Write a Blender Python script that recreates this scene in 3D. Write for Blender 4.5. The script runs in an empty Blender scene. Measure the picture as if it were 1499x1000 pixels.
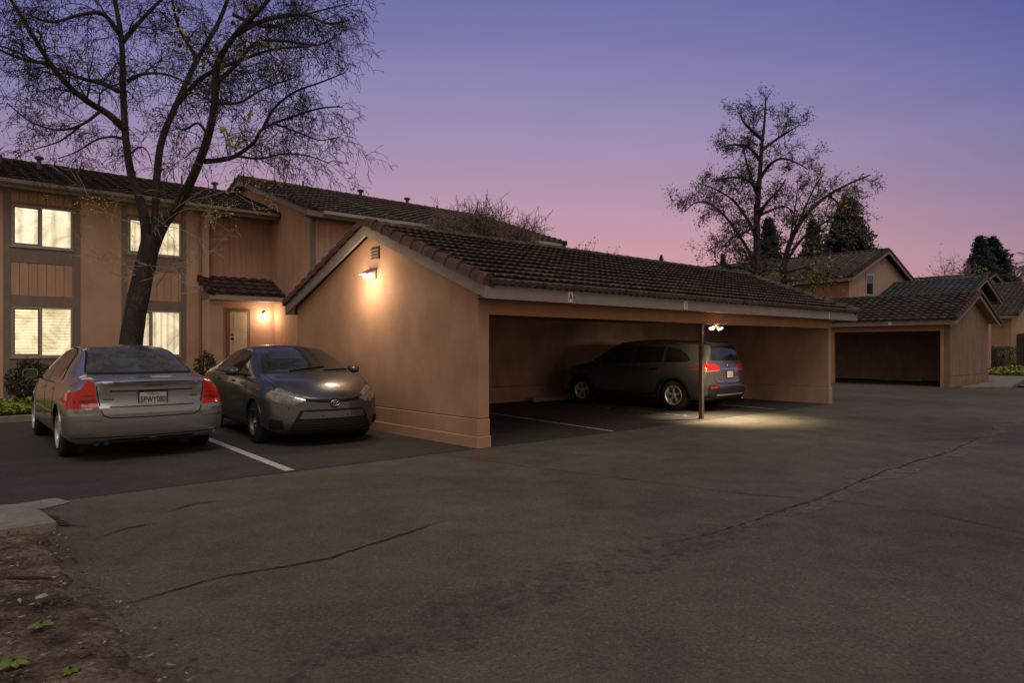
import bpy, bmesh, math, random
import numpy as np
from mathutils import Vector, Matrix, noise
from mathutils.bvhtree import BVHTree

S = bpy.context.scene
# ---------------------------------------------------------------- camera, sky, sun, exposure
def lin(c):
    return tuple(((x/255)/12.92 if x/255 <= .04045 else ((x/255+.055)/1.055)**2.4) for x in c)
CAM_H = 1.46
cam = bpy.data.cameras.new('camera'); cam_o = bpy.data.objects.new('camera', cam)
S.collection.objects.link(cam_o)
cam_o.location = (0, 0, CAM_H); cam_o.rotation_euler = (math.pi/2, 0, 0)
cam.sensor_width = 36; cam.lens = 36*999/1499; cam.shift_y = 8/1499
cam.clip_start = .05; cam.clip_end = 3000
S.camera = cam_o
S.view_settings.view_transform = 'Standard'; S.view_settings.look = 'None'
S.view_settings.gamma = 1; S.view_settings.exposure = 0
S.cycles.max_bounces = 8

world = bpy.data.worlds.new('World'); S.world = world; world.use_nodes = True
def build_world():
    nt = world.node_tree; N = nt.nodes; L = nt.links; N.clear()
    out = N.new('ShaderNodeOutputWorld'); bg = N.new('ShaderNodeBackground')
    tc = N.new('ShaderNodeTexCoord'); sep = N.new('ShaderNodeSeparateXYZ')
    L.new(tc.outputs['Generated'], sep.inputs[0])
    def ramp(stops):
        r = N.new('ShaderNodeValToRGB'); r.color_ramp.interpolation = 'B_SPLINE' if False else 'EASE'
        r.color_ramp.interpolation = 'LINEAR'
        els = r.color_ramp.elements
        while len(els) > 1: els.remove(els[-1])
        els[0].position = stops[0][0]; els[0].color = lin(stops[0][1])+(1,)
        for p, c in stops[1:]:
            e = els.new(p); e.color = lin(c)+(1,)
        L.new(sep.outputs['Z'], r.inputs[0]); return r
    dusk = ramp(SKY_DUSK)
    side = ramp(SKY_SIDE)
    # azimuth weight: the sunset glow sits a little right of the view direction
    dot = N.new('ShaderNodeVectorMath'); dot.operation = 'DOT_PRODUCT'; dot.inputs[1].default_value = Vector((-.08, .997, 0)).normalized()
    L.new(tc.outputs['Generated'], dot.inputs[0])
    mr = N.new('ShaderNodeMapRange'); mr.interpolation_type = 'SMOOTHSTEP'
    mr.inputs[1].default_value = .56; mr.inputs[2].default_value = 1.0
    L.new(dot.outputs['Value'], mr.inputs[0])
    mx = N.new('ShaderNodeMix'); mx.data_type = 'RGBA'
    L.new(mr.outputs[0], mx.inputs[0]); L.new(side.outputs[0], mx.inputs[6]); L.new(dusk.outputs[0], mx.inputs[7])
    # unseen sky behind the camera, made brighter and warm grey to light the scene
    back = ramp(SKY_BACK)
    mb = N.new('ShaderNodeMapRange'); mb.interpolation_type = 'SMOOTHSTEP'
    mb.inputs[1].default_value = .35; mb.inputs[2].default_value = -.35
    L.new(sep.outputs['Y'], mb.inputs[0])
    m2 = N.new('ShaderNodeMix'); m2.data_type = 'RGBA'
    L.new(mb.outputs[0], m2.inputs[0]); L.new(mx.outputs[2], m2.inputs[6]); L.new(back.outputs[0], m2.inputs[7])
    # faint high cloud streaks
    mp = N.new('ShaderNodeMapping'); mp.inputs['Scale'].default_value = (1.2, 1.2, 9)
    nz = N.new('ShaderNodeTexNoise'); nz.inputs['Scale'].default_value = 1.6; nz.inputs['Detail'].default_value = 4
    L.new(tc.outputs['Generated'], mp.inputs[0]); L.new(mp.outputs[0], nz.inputs['Vector'])
    m3 = N.new('ShaderNodeMix'); m3.data_type = 'RGBA'; m3.blend_type = 'MULTIPLY'; m3.inputs[0].default_value = 1
    mr3 = N.new('ShaderNodeMapRange'); mr3.inputs[1].default_value = .3; mr3.inputs[2].default_value = .7; mr3.inputs[3].default_value = .95; mr3.inputs[4].default_value = 1.05
    L.new(nz.outputs[0], mr3.inputs[0]); L.new(m2.outputs[2], m3.inputs[6]); L.new(mr3.outputs[0], m3.inputs[7])
    L.new(m3.outputs[2], bg.inputs[0]); bg.inputs[1].default_value = 1.0
    L.new(bg.outputs[0], out.inputs[0])
SKY_DUSK = [(0, (226,160,156)), (.08, (216,158,161)), (.13, (206,156,166)), (.175, (194,152,171)), (.22, (180,148,174)), (.295, (158,142,178)), (.37, (140,134,178)), (.44, (124,123,175)), (.52, (108,111,166)), (.70, (112,114,146)), (1, (132,130,140))]
SKY_SIDE = [(0, (178,138,150)), (.08, (158,130,150)), (.145, (134,120,153)), (.22, (112,116,162)), (.30, (84,96,156)), (.37, (76,86,154)), (.45, (68,78,148)), (.70, (100,102,136)), (1, (132,130,140))]
SKY_BACK = [(0, (206,176,152)), (.3, (188,166,148)), (.6, (148,142,136)), (1, (132,130,140))]
build_world()
sun = bpy.data.lights.new('sun', 'SUN'); sun_o = bpy.data.objects.new('sun', sun); S.collection.objects.link(sun_o)
sun.energy = .8; sun.angle = math.radians(35); sun.color = (1, .86, .72)
# light comes from behind and above the camera
_d = Vector((-.10, .62, -.95)).normalized()
sun_o.rotation_euler = _d.to_track_quat('-Z', 'Y').to_euler()
# ---------------------------------------------------------------- site frame: u runs along the long carport, v away from the camera to the left
F = 999.; TH = math.atan2(999, 1120.5)
AX = (math.cos(TH), math.sin(TH)); BX = (-AX[1], AX[0])
ORG = ((713.5-749.5)*CAM_H/147, F*CAM_H/147)
def W(u, v, z=0): return Vector((ORG[0]+u*AX[0]+v*BX[0], ORG[1]+u*AX[1]+v*BX[1], z))
def UV(X, Y):
    return ((X-ORG[0])*AX[0]+(Y-ORG[1])*AX[1], (X-ORG[0])*BX[0]+(Y-ORG[1])*BX[1])
def at(x, y, Y):     # point at forward distance Y seen at photo pixel x, y
    return Vector(((x-749.5)/F*Y, Y, CAM_H-(y-508)/F*Y))
C = S.collection
def tag(o, label=None, cat=None, group=None, kind=None):
    if label: o['label'] = label
    if cat: o['category'] = cat
    if group: o['group'] = group
    if kind: o['kind'] = kind
    return o
def thing(name, label, cat, u=0, v=0, z=0, group=None, kind=None, rot=None, world=None):
    o = bpy.data.objects.new(name, None); C.objects.link(o); o.empty_display_size = .2
    o.location = world if world is not None else W(u, v, z)
    o.rotation_euler = (0, 0, TH if rot is None else rot)
    o['org'] = (float(u), float(v), float(z))
    tag(o, label, cat, group, kind); return o
class MB:
    """collects geometry in site coordinates (u, v, z)"""
    def __init__(s): s.v = []; s.f = []; s.smooth = False
    def add(s, vs, fs):
        n = len(s.v); s.v += [tuple(p) for p in vs]; s.f += [tuple(i+n for i in f) for f in fs]; return s
    def box(s, a, b):
        (x0, y0, z0), (x1, y1, z1) = a, b
        x0, x1 = min(x0, x1), max(x0, x1); y0, y1 = min(y0, y1), max(y0, y1); z0, z1 = min(z0, z1), max(z0, z1)
        return s.add([(x0,y0,z0),(x1,y0,z0),(x1,y1,z0),(x0,y1,z0),(x0,y0,z1),(x1,y0,z1),(x1,y1,z1),(x0,y1,z1)],
                     [(0,3,2,1),(4,5,6,7),(0,1,5,4),(1,2,6,5),(2,3,7,6),(3,0,4,7)])
    def prism(s, poly, d):
        """poly: list of 3d points in a plane; extruded by vector d"""
        n = len(poly); d = Vector(d)
        vs = [Vector(p) for p in poly]; vs += [p+d for p in vs]
        nrm = Vector((0, 0, 0))
        for i in range(n): nrm += vs[i].cross(vs[(i+1) % n])
        f = [tuple(range(n))[::-1], tuple(range(n, 2*n))] + [(i, (i+1) % n, n+(i+1) % n, n+i) for i in range(n)]
        if nrm.dot(d) < 0: f = [t[::-1] for t in f]
        return s.add(vs, f)
    def tube(s, pts, rads, k=8, cap=True):
        pts = [Vector(p) for p in pts]
        if not hasattr(rads, '__len__'): rads = [rads]*len(pts)
        n0 = len(s.v); up = Vector((0, 0, 1)); prev = None
        for i, p in enumerate(pts):
            t = (pts[min(i+1, len(pts)-1)]-pts[max(i-1, 0)]).normalized()
            a = prev if prev is not None else (up if abs(t.z) < .9 else Vector((1, 0, 0)))
            x = (a - t*a.dot(t)); x = x.normalized() if x.length > 1e-6 else t.orthogonal().normalized(); prev = x
            y = t.cross(x)
            for j in range(k):
                w = 2*math.pi*j/k; s.v.append(tuple(p+(x*math.cos(w)+y*math.sin(w))*rads[i]))
        for i in range(len(pts)-1):
            for j in range(k):
                a = n0+i*k+j; b = n0+i*k+(j+1) % k; s.f.append((a, b, b+k, a+k))
        if cap:
            s.f.append(tuple(n0+j for j in range(k))[::-1]); s.f.append(tuple(n0+(len(pts)-1)*k+j for j in range(k)))
        return s
    def lathe(s, o, axis, prof, k=24, closed=True):
        """prof: (distance along axis, radius)"""
        o = Vector(o); t = Vector(axis).normalized(); x = t.orthogonal().normalized(); y = t.cross(x); n0 = len(s.v)
        for a, r in prof:
            for j in range(k):
                w = 2*math.pi*j/k; s.v.append(tuple(o+t*a+(x*math.cos(w)+y*math.sin(w))*r))
        for i in range(len(prof)-1):
            for j in range(k):
                a = n0+i*k+j; b = n0+i*k+(j+1) % k; s.f.append((a, b, b+k, a+k))
        if closed:
            s.f.append(tuple(n0+j for j in range(k))[::-1]); s.f.append(tuple(n0+(len(prof)-1)*k+j for j in range(k)))
        return s
    def build(s, name, mat, parent=None, smooth=None, bevel=0, label=None, cat=None, group=None, kind=None, flip=False):
        me = bpy.data.meshes.new(name)
        top = parent
        while top is not None and top.parent is not None: top = top.parent
        if top is None:
            vs = [tuple(W(*p)) for p in s.v]
        else:
            o = top.get('org', (0, 0, 0)); vs = [(p[0]-o[0], p[1]-o[1], p[2]-o[2]) for p in s.v]
        loc = Vector((0, 0, 0))
        if parent is None and not kind:
            a = np.array(vs); loc = Vector((a[:, 0].mean(), a[:, 1].mean(), a[:, 2].min()))
            vs = [(p[0]-loc.x, p[1]-loc.y, p[2]-loc.z) for p in vs]
        me.from_pydata(vs, [], s.f); me.validate(clean_customdata=False); me.update()
        if bevel:
            bm = bmesh.new(); bm.from_mesh(me)
            bmesh.ops.bevel(bm, geom=list(bm.edges), offset=bevel, segments=1, affect='EDGES', clamp_overlap=True)
            bm.to_mesh(me); bm.free()
        if smooth is None: smooth = s.smooth
        if smooth: me.polygons.foreach_set('use_smooth', [True]*len(me.polygons))
        if mat is not None: me.materials.append(mat)
        ob = bpy.data.objects.new(name, me); C.objects.link(ob)
        if parent is not None: ob.parent = parent
        else: ob.location = loc
        tag(ob, label, cat, group, kind); return ob
def copy_tree(o, parent=None):
    c = o.copy(); C.objects.link(c)
    if parent is not None: c.parent = parent
    for ch in list(o.children): copy_tree(ch, c)
    return c
# ---------------------------------------------------------------- materials
def mat_base(name, rough=.8, spec=.3):
    m = bpy.data.materials.new(name); m.use_nodes = True; nt = m.node_tree
    b = nt.nodes['Principled BSDF']; b.inputs['Roughness'].default_value = rough
    b.inputs['Specular IOR Level'].default_value = spec
    return m, nt, b
def simple(name, col, rough=.6, metal=0, spec=.4, coat=0, emit=None, es=0):
    m, nt, b = mat_base(name, rough, spec); b.inputs['Base Color'].default_value = tuple(col)+(1,)
    b.inputs['Metallic'].default_value = metal; b.inputs['Coat Weight'].default_value = coat
    if emit: b.inputs['Emission Color'].default_value = tuple(emit)+(1,); b.inputs['Emission Strength'].default_value = es
    return m
def noisy(name, stops, scale=4, detail=6, rough=.85, bump=.2, bscale=60, bdist=.01, stretch=(1,1,1), second=None, spec=.3, distortion=0):
    m, nt, b = mat_base(name, rough, spec); N = nt.nodes; L = nt.links
    tc = N.new('ShaderNodeTexCoord'); mp = N.new('ShaderNodeMapping'); mp.inputs['Scale'].default_value = stretch
    L.new(tc.outputs['Object'], mp.inputs[0])
    nz = N.new('ShaderNodeTexNoise'); nz.inputs['Scale'].default_value = scale; nz.inputs['Detail'].default_value = detail
    nz.inputs['Roughness'].default_value = .62; nz.inputs['Distortion'].default_value = distortion
    L.new(mp.outputs[0], nz.inputs['Vector'])
    r = N.new('ShaderNodeValToRGB'); e = r.color_ramp.elements
    while len(e) > 1: e.remove(e[-1])
    e[0].position = stops[0][0]; e[0].color = tuple(stops[0][1])+(1,)
    for p, c in stops[1:]: k = e.new(p); k.color = tuple(c)+(1,)
    L.new(nz.outputs[0], r.inputs[0]); col = r.outputs[0]
    if second:   # (scale, low multiplier, high multiplier, stretch)
        mp2 = N.new('ShaderNodeMapping'); mp2.inputs['Scale'].default_value = second[3]; L.new(tc.outputs['Object'], mp2.inputs[0])
        n2 = N.new('ShaderNodeTexNoise'); n2.inputs['Scale'].default_value = second[0]; n2.inputs['Detail'].default_value = 4; L.new(mp2.outputs[0], n2.inputs['Vector'])
        mr = N.new('ShaderNodeMapRange'); mr.inputs[1].default_value = .3; mr.inputs[2].default_value = .7; mr.inputs[3].default_value = second[1]; mr.inputs[4].default_value = second[2]
        L.new(n2.outputs[0], mr.inputs[0])
        mx = N.new('ShaderNodeMix'); mx.data_type = 'RGBA'; mx.blend_type = 'MULTIPLY'; mx.inputs[0].default_value = 1
        L.new(col, mx.inputs[6]); L.new(mr.outputs[0], mx.inputs[7]); col = mx.outputs[2]
    L.new(col, b.inputs['Base Color'])
    if bump:
        n3 = N.new('ShaderNodeTexNoise'); n3.inputs['Scale'].default_value = bscale; n3.inputs['Detail'].default_value = 4; L.new(tc.outputs['Object'], n3.inputs['Vector'])
        bp = N.new('ShaderNodeBump'); bp.inputs['Strength'].default_value = bump; bp.inputs['Distance'].default_value = bdist
        L.new(n3.outputs[0], bp.inputs['Height']); L.new(bp.outputs[0], b.inputs['Normal'])
    return m
def asphalt(name, lo, hi, speck=1.0):
    m, nt, b = mat_base(name, .85, .25); N = nt.nodes; L = nt.links
    tc = N.new('ShaderNodeTexCoord')
    def nz(scale, det, rough=.6):
        n = N.new('ShaderNodeTexNoise'); n.inputs['Scale'].default_value = scale; n.inputs['Detail'].default_value = det; n.inputs['Roughness'].default_value = rough
        L.new(tc.outputs['Object'], n.inputs['Vector']); return n.outputs[0]
    def mul(a, bb):
        x = N.new('ShaderNodeMix'); x.data_type = 'RGBA'; x.blend_type = 'MULTIPLY'; x.inputs[0].default_value = 1; L.new(a, x.inputs[6]); L.new(bb, x.inputs[7]); return x.outputs[2]
    def rng(a, i0, i1, o0, o1):
        x = N.new('ShaderNodeMapRange'); x.inputs[1].default_value = i0; x.inputs[2].default_value = i1; x.inputs[3].default_value = o0; x.inputs[4].default_value = o1; L.new(a, x.inputs[0]); return x.outputs[0]
    r = N.new('ShaderNodeValToRGB'); e = r.color_ramp.elements
    e[0].position = .32; e[0].color = tuple(lo)+(1,); e[1].position = .68; e[1].color = tuple(hi)+(1,)
    L.new(nz(.30, 6, .62), r.inputs[0]); col = r.outputs[0]
    col = mul(col, rng(nz(2.2, 6, .7), .3, .7, .80, 1.18))
    col = mul(col, rng(nz(45, 3, .6), .3, .7, 1-.30*speck, 1+.30*speck))
    # pale and dark aggregate
    vo = N.new('ShaderNodeTexVoronoi'); vo.inputs['Scale'].default_value = 85; L.new(tc.outputs['Object'], vo.inputs['Vector'])
    sp = N.new('ShaderNodeSeparateColor'); L.new(vo.outputs['Color'], sp.inputs[0])
    col = mul(col, rng(sp.outputs[0], .0, 1, 1-.35*speck, 1+.35*speck))
    light = rng(sp.outputs[1], .975, .985, 1, 1+.8*speck); col = mul(col, light)
    # oil and damp stains with a shape of their own
    col = mul(col, rng(nz(.9, 3, .5), .60, .74, 1, .74))
    L.new(col, b.inputs['Base Color'])
    bp = N.new('ShaderNodeBump'); bp.inputs['Strength'].default_value = .35; bp.inputs['Distance'].default_value = .004
    L.new(vo.outputs['Distance'], bp.inputs['Height'])
    bp2 = N.new('ShaderNodeBump'); bp2.inputs['Strength'].default_value = .35; bp2.inputs['Distance'].default_value = .02
    L.new(nz(9, 5, .65), bp2.inputs['Height']); L.new(bp.outputs[0], bp2.inputs['Normal']); L.new(bp2.outputs[0], b.inputs['Normal'])
    return m
def faded(base, scale=6, lo=.35, hi=.55, name=None):
    """a worn copy of a material: bare patches let the ground below show"""
    m = base.copy(); m.name = name or base.name+'_worn'; nt = m.node_tree; N = nt.nodes; L = nt.links
    b = N['Principled BSDF']; tc = N.new('ShaderNodeTexCoord'); n = N.new('ShaderNodeTexNoise'); n.inputs['Scale'].default_value = scale; n.inputs['Detail'].default_value = 8; n.inputs['Roughness'].default_value = .7
    L.new(tc.outputs['Object'], n.inputs['Vector'])
    r = N.new('ShaderNodeMapRange'); r.inputs[1].default_value = lo; r.inputs[2].default_value = hi; L.new(n.outputs[0], r.inputs[0]); L.new(r.outputs[0], b.inputs['Alpha'])
    return m
def window_mat(name, c0, c1, stripes, scale, strength=1.0):
    """a lit room seen through blinds or curtains"""
    m, nt, b = mat_base(name, .08, .5); N = nt.nodes; L = nt.links
    tc = N.new('ShaderNodeTexCoord')
    wv = N.new('ShaderNodeTexWave'); wv.bands_direction = stripes; wv.inputs['Scale'].default_value = scale; wv.inputs['Distortion'].default_value = .25; wv.inputs['Detail'].default_value = 1
    L.new(tc.outputs['Object'], wv.inputs['Vector'])
    nz = N.new('ShaderNodeTexNoise'); nz.inputs['Scale'].default_value = 1.6; nz.inputs['Detail'].default_value = 7; nz.inputs['Roughness'].default_value = .72; nz.inputs['Distortion'].default_value = .8; L.new(tc.outputs['Object'], nz.inputs['Vector'])
    r = N.new('ShaderNodeValToRGB'); e = r.color_ramp.elements; e[0].position = .36; e[0].color = tuple(v*.82 for v in c0)+(1,); e[1].position = .56; e[1].color = tuple(c1)+(1,)
    L.new(nz.outputs[0], r.inputs[0])
    mr = N.new('ShaderNodeMapRange'); mr.inputs[1].default_value = .0; mr.inputs[2].default_value = .5; mr.inputs[3].default_value = .70; mr.inputs[4].default_value = 1.04; L.new(wv.outputs['Fac'], mr.inputs[0])
    mx = N.new('ShaderNodeMix'); mx.data_type = 'RGBA'; mx.blend_type = 'MULTIPLY'; mx.inputs[0].default_value = 1; L.new(r.outputs[0], mx.inputs[6]); L.new(mr.outputs[0], mx.inputs[7])
    b.inputs['Base Color'].default_value = (.05, .045, .04, 1)
    L.new(mx.outputs[2], b.inputs['Emission Color']); b.inputs['Emission Strength'].default_value = strength
    return m
M = {}
M['asphalt'] = asphalt('asphalt', (.080,.069,.050), (.145,.126,.093), .62)
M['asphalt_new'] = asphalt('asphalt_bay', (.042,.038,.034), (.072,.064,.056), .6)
M['seam_light'] = asphalt('asphalt_seam_pale', (.17,.14,.11), (.25,.205,.155), .8)
M['seam_dark'] = asphalt('asphalt_seam_dark', (.058,.046,.038), (.085,.070,.058), .9)
M['crack'] = noisy('asphalt_crack', [(.3,(.024,.019,.015)),(.7,(.050,.040,.032))], 20, bump=.3)
M['paint'] = noisy('road_paint', [(.35,(.36,.35,.33)),(.6,(.62,.61,.58))], 14, bump=.3, rough=.7)
M['concrete'] = noisy('concrete', [(.3,(.19,.165,.135)),(.7,(.31,.275,.23))], 3, bump=.4, bscale=40, second=(30,.85,1.1,(1,1,1)))
M['dirt'] = noisy('dirt', [(.36,(.045,.028,.020)),(.48,(.13,.085,.058)),(.62,(.25,.18,.125))], 3.2, detail=10, bump=1.0, bscale=22, bdist=.05, second=(40,.5,1.25,(1,1,1)))
M['stucco'] = noisy('stucco_peach', [(.3,(.40,.235,.155)),(.7,(.50,.305,.205))], 1.3, bump=.45, bscale=110, bdist=.008, second=(2.0,.86,1.06,(1,1,.6)))
M['stucco_house'] = noisy('stucco_peach_house', [(.3,(.58,.375,.27)),(.7,(.68,.445,.33))], 1.1, bump=.35, bscale=90, bdist=.008, second=(1.6,.88,1.05,(1,1,.6)))
M['stucco_shade'] = noisy('stucco_far_shaded', [(.3,(.21,.145,.105)),(.7,(.27,.19,.135))], 1.3, bump=.3, bscale=60, bdist=.008, second=(2.2,.80,1.08,(1.6,1.6,.35)))  # peach stucco darkened in colour to stand in for shade on the farther carport
M['stucco_in'] = noisy('stucco_interior', [(.3,(.38,.245,.195)),(.7,(.48,.315,.25))], 1.1, bump=.35, bscale=70, bdist=.008, second=(2.5,.8,1.08,(1,1,.5)))
M['siding'] = noisy('siding_peach', [(.3,(.54,.325,.225)),(.7,(.64,.39,.275))], 2.0, bump=.25, bscale=50, bdist=.004, stretch=(6,6,.6), second=(3,.9,1.05,(1,1,.3)))
M['header'] = noisy('header_paint', [(.3,(.40,.215,.115)),(.7,(.48,.265,.145))], 2.5, bump=.1, bscale=50)
M['trim'] = noisy('trim_taupe', [(.3,(.22,.175,.145)),(.7,(.28,.225,.19))], 4, bump=.15, bscale=60, rough=.6)
M['fascia'] = noisy('fascia_grey', [(.3,(.24,.20,.185)),(.7,(.31,.26,.24))], 3, bump=.15, bscale=60, rough=.6)
def tile_mat(name, dark, mid, light, per=.158, course=.31):
    m, nt, b = mat_base(name, .8, .3); N = nt.nodes; L = nt.links
    tc = N.new('ShaderNodeTexCoord')
    vo = N.new('ShaderNodeTexVoronoi'); vo.inputs['Scale'].default_value = 3.3; L.new(tc.outputs['Object'], vo.inputs['Vector'])
    sp = N.new('ShaderNodeSeparateColor'); L.new(vo.outputs['Color'], sp.inputs[0])
    n = N.new('ShaderNodeTexNoise'); n.inputs['Scale'].default_value = 5; n.inputs['Detail'].default_value = 6; n.inputs['Roughness'].default_value = .7; L.new(tc.outputs['Object'], n.inputs['Vector'])
    ad = N.new('ShaderNodeMath'); ad.operation = 'MULTIPLY_ADD'; ad.inputs[1].default_value = .22; L.new(sp.outputs[0], ad.inputs[0]); L.new(n.outputs[0], ad.inputs[2])
    r = N.new('ShaderNodeValToRGB'); e = r.color_ramp.elements; e[0].position = .38; e[0].color = tuple(dark)+(1,); e[1].position = .95; e[1].color = tuple(light)+(1,)
    k = e.new(.66); k.color = tuple(mid)+(1,)
    L.new(ad.outputs[0], r.inputs[0]); L.new(r.outputs[0], b.inputs['Base Color'])
    bp = N.new('ShaderNodeBump'); bp.inputs['Strength'].default_value = .4; bp.inputs['Distance'].default_value = .01
    n3 = N.new('ShaderNodeTexNoise'); n3.inputs['Scale'].default_value = 60; L.new(tc.outputs['Object'], n3.inputs['Vector'])
    L.new(n3.outputs[0], bp.inputs['Height']); L.new(bp.outputs[0], b.inputs['Normal'])
    return m
M['tile'] = tile_mat('roof_tile_brown', (.042,.032,.024), (.092,.071,.052), (.18,.145,.105))
M['tile_dark'] = tile_mat('roof_tile_dark', (.022,.017,.013), (.050,.039,.029), (.12,.098,.07))
M['tile_red'] = tile_mat('roof_tile_red', (.065,.036,.032), (.115,.062,.054), (.17,.10,.085))
M['tile_plum'] = tile_mat('roof_tile_plum', (.030,.020,.020), (.065,.042,.040), (.12,.085,.08))
M['siding_far'] = noisy('siding_far', [(.3,(.38,.265,.21)),(.7,(.46,.33,.265))], 2.0, bump=.2, bscale=50, bdist=.004, stretch=(6,6,.6))
M['tile_blue'] = tile_mat('roof_tile_slate', (.035,.037,.042), (.07,.074,.085), (.12,.125,.14))
M['dark'] = simple('dark_void', (.012,.011,.010), .9)
M['metal_post'] = noisy('post_paint', [(.3,(.08,.055,.045)),(.7,(.13,.09,.07))], 5, bump=.1, rough=.45)
M['vinyl'] = simple('window_frame_vinyl', (.42,.37,.33), .45)
M['bronze'] = simple('window_frame_bronze', (.12,.09,.07), .4)
M['door'] = noisy('door_cream', [(.3,(.66,.58,.45)),(.7,(.72,.64,.50))], 3, bump=.05)
M['blackmetal'] = simple('black_metal', (.02,.018,.016), .4)
M['pipe'] = simple('vent_pipe', (.10,.085,.08), .5, .3)
M['lens'] = simple('lamp_lens', (.9,.8,.65), .3, emit=(1,.80,.52), es=22)
M['lens_soft'] = simple('lamp_lens_soft', (.9,.8,.65), .3, emit=(1,.86,.62), es=9)
M['white'] = simple('sign_white', (.62,.58,.52), .5)
# ---------------------------------------------------------------- roofs and siding
def tiles(mb, o, e, L, s, D, pitch=.158, course=.31, amp=.022, step=.028, res=6, seed=0):
    """barrel tile slope: o eave corner, e unit vector along the eave, s unit vector up the slope"""
    rnd = random.Random(seed); o = Vector(o); e = Vector(e); s = Vector(s); n = e.cross(s)
    if n.z < 0: n = -n
    nc = max(1, round(D/course)); course = D/nc; na = max(2, int(L/pitch*res)); n0 = len(mb.v)
    for j in range(nc):
        jit = rnd.uniform(-.006, .006)
        for k in (-1, 0, 1):
            b = j*course if k < 1 else (j+1)*course+(.07 if j+1 < nc else 0)
            for i in range(na+1):
                a = L*i/na; ph = (a/pitch) % 1.0
                h = amp*abs(math.sin(math.pi*ph))**.8 + (step if k == 0 else step-.020 if k == -1 else -.006)
                tl = int(a/(pitch*2)); rj = (hash((tl, j, seed)) % 97)/97.0
                h += (rj-.5)*.005 + jit*.4
                mb.v.append(tuple(o+e*a+s*(b+(rj-.5)*.007*(k < 1))+n*h))
    w = na+1; flip = e.cross(s).z < 0
    for j in range(nc):
        for i in range(na):
            a = n0+(3*j)*w+i; q = (a, a+1, a+1+w, a+w); mb.f.append(q[::-1] if flip else q)
            a += w; q = (a, a+1, a+1+w, a+w); mb.f.append(q[::-1] if flip else q)
        if j+1 < nc:      # butt face of the course above
            for i in range(na):
                a = n0+(3*j+2)*w+i; q = (a, a+1, a+1+w, a+w); mb.f.append(q[::-1] if flip else q)
    for i in range(na):   # front edge down to the deck
        a = n0+i; p = Vector(mb.v[a])-n*.05; q = Vector(mb.v[a+1])-n*.05
        k = len(mb.v); mb.v += [tuple(p), tuple(q)]; f = (k, k+1, a+1, a); mb.f.append(f[::-1] if flip else f)
    return mb
def ridge_caps(mb, p0, p1, r=.10, seg=.38):
    """half round cap tiles along a line"""
    p0 = Vector(p0); p1 = Vector(p1); t = (p1-p0); L = t.length; t.normalize(); n = max(1, round(L/seg)); seg = L/n
    side = t.cross(Vector((0, 0, 1))).normalized(); up = side.cross(t).normalized()
    for i in range(n):
        a = p0+t*(i*seg-.02); b = p0+t*((i+1)*seg); k0 = len(mb.v)
        for p, rr in ((a, r*1.10), (b, r*.9)):
            for j in range(7):
                w = math.pi*j/6; mb.v.append(tuple(p+side*math.cos(w)*rr+up*(math.sin(w)*rr*.8-.01)))
        for j in range(6): mb.f.append((k0+j, k0+j+1, k0+8+j, k0+7+j))
        mb.f.append(tuple(k0+j for j in range(7)))
    return mb
def rake_caps(mb, p0, p1, out, w=.07, hgt=.05, seg=.31):
    """L-shaped barrel tiles stepped down a gable rake; out = unit horizontal vector away from the roof"""
    p0 = Vector(p0); p1 = Vector(p1); t = p1-p0; L = t.length; t.normalize(); n = max(1, round(L/seg)); seg = L/n; out = Vector(out)
    up = t.cross(out); up = up if up.z > 0 else -up; up.normalize()
    for i in range(n):
        a = p0+t*(i*seg-.025); b = p0+t*((i+1)*seg)
        prof0 = [(-.14, .045), (-.08, .10), (0, .14), (.045, .125), (w, .07), (w+.012, -hgt+.03)]
        k0 = len(mb.v)
        for p, g, dz in ((a, 1.0, .022), (b, .86, -.012)):
            for x, y in prof0: mb.v.append(tuple(p+out*(x*g)+up*(y*g+dz)))
        m = len(prof0)
        for j in range(m-1): mb.f.append((k0+j, k0+j+1, k0+m+j+1, k0+m+j))
        mb.v += [tuple(a+out*-.14+up*-.05), tuple(a+out*(w-.03)+up*(-hgt+.03))]
        mb.f.append(tuple([k0+j for j in range(m)]+[k0+2*m+1, k0+2*m]))
    return mb
def boards(mb, p0, d, L, ztop, zbot, nrm, bw=.2, groove=.012, dep=.010):
    """vertical grooved siding from p0 along unit d; ztop/zbot functions of the distance along; nrm outward unit"""
    p0 = Vector(p0+(0,)) if len(p0) == 2 else Vector(p0); d = Vector(d); nrm = Vector(nrm)
    prof = []; a = 0
    while a < L-1e-6:
        b = min(a+bw, L); prof += [(a, 0), (b-groove, 0)]
        if b < L-1e-6: prof += [(b-groove+.001, -dep), (b-.001, -dep)]
        else: prof[-1] = (b, 0)
        a = b
    # extra breaks where the top line bends
    k0 = len(mb.v)
    for a, h in prof:
        q = p0+d*a+nrm*h
        mb.v.append((q.x, q.y, zbot(a))); mb.v.append((q.x, q.y, ztop(a)))
    flip = d.cross(Vector((0, 0, 1))).dot(nrm) < 0
    for i in range(len(prof)-1):
        q = (k0+2*i, k0+2*i+2, k0+2*i+3, k0+2*i+1); mb.f.append(q[::-1] if flip else q)
    return mb
def slope_vec(dx, dy, k):    # unit vector up a slope of rise k, horizontal direction (dx, dy)
    return Vector((dx, dy, k)).normalized()
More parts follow.
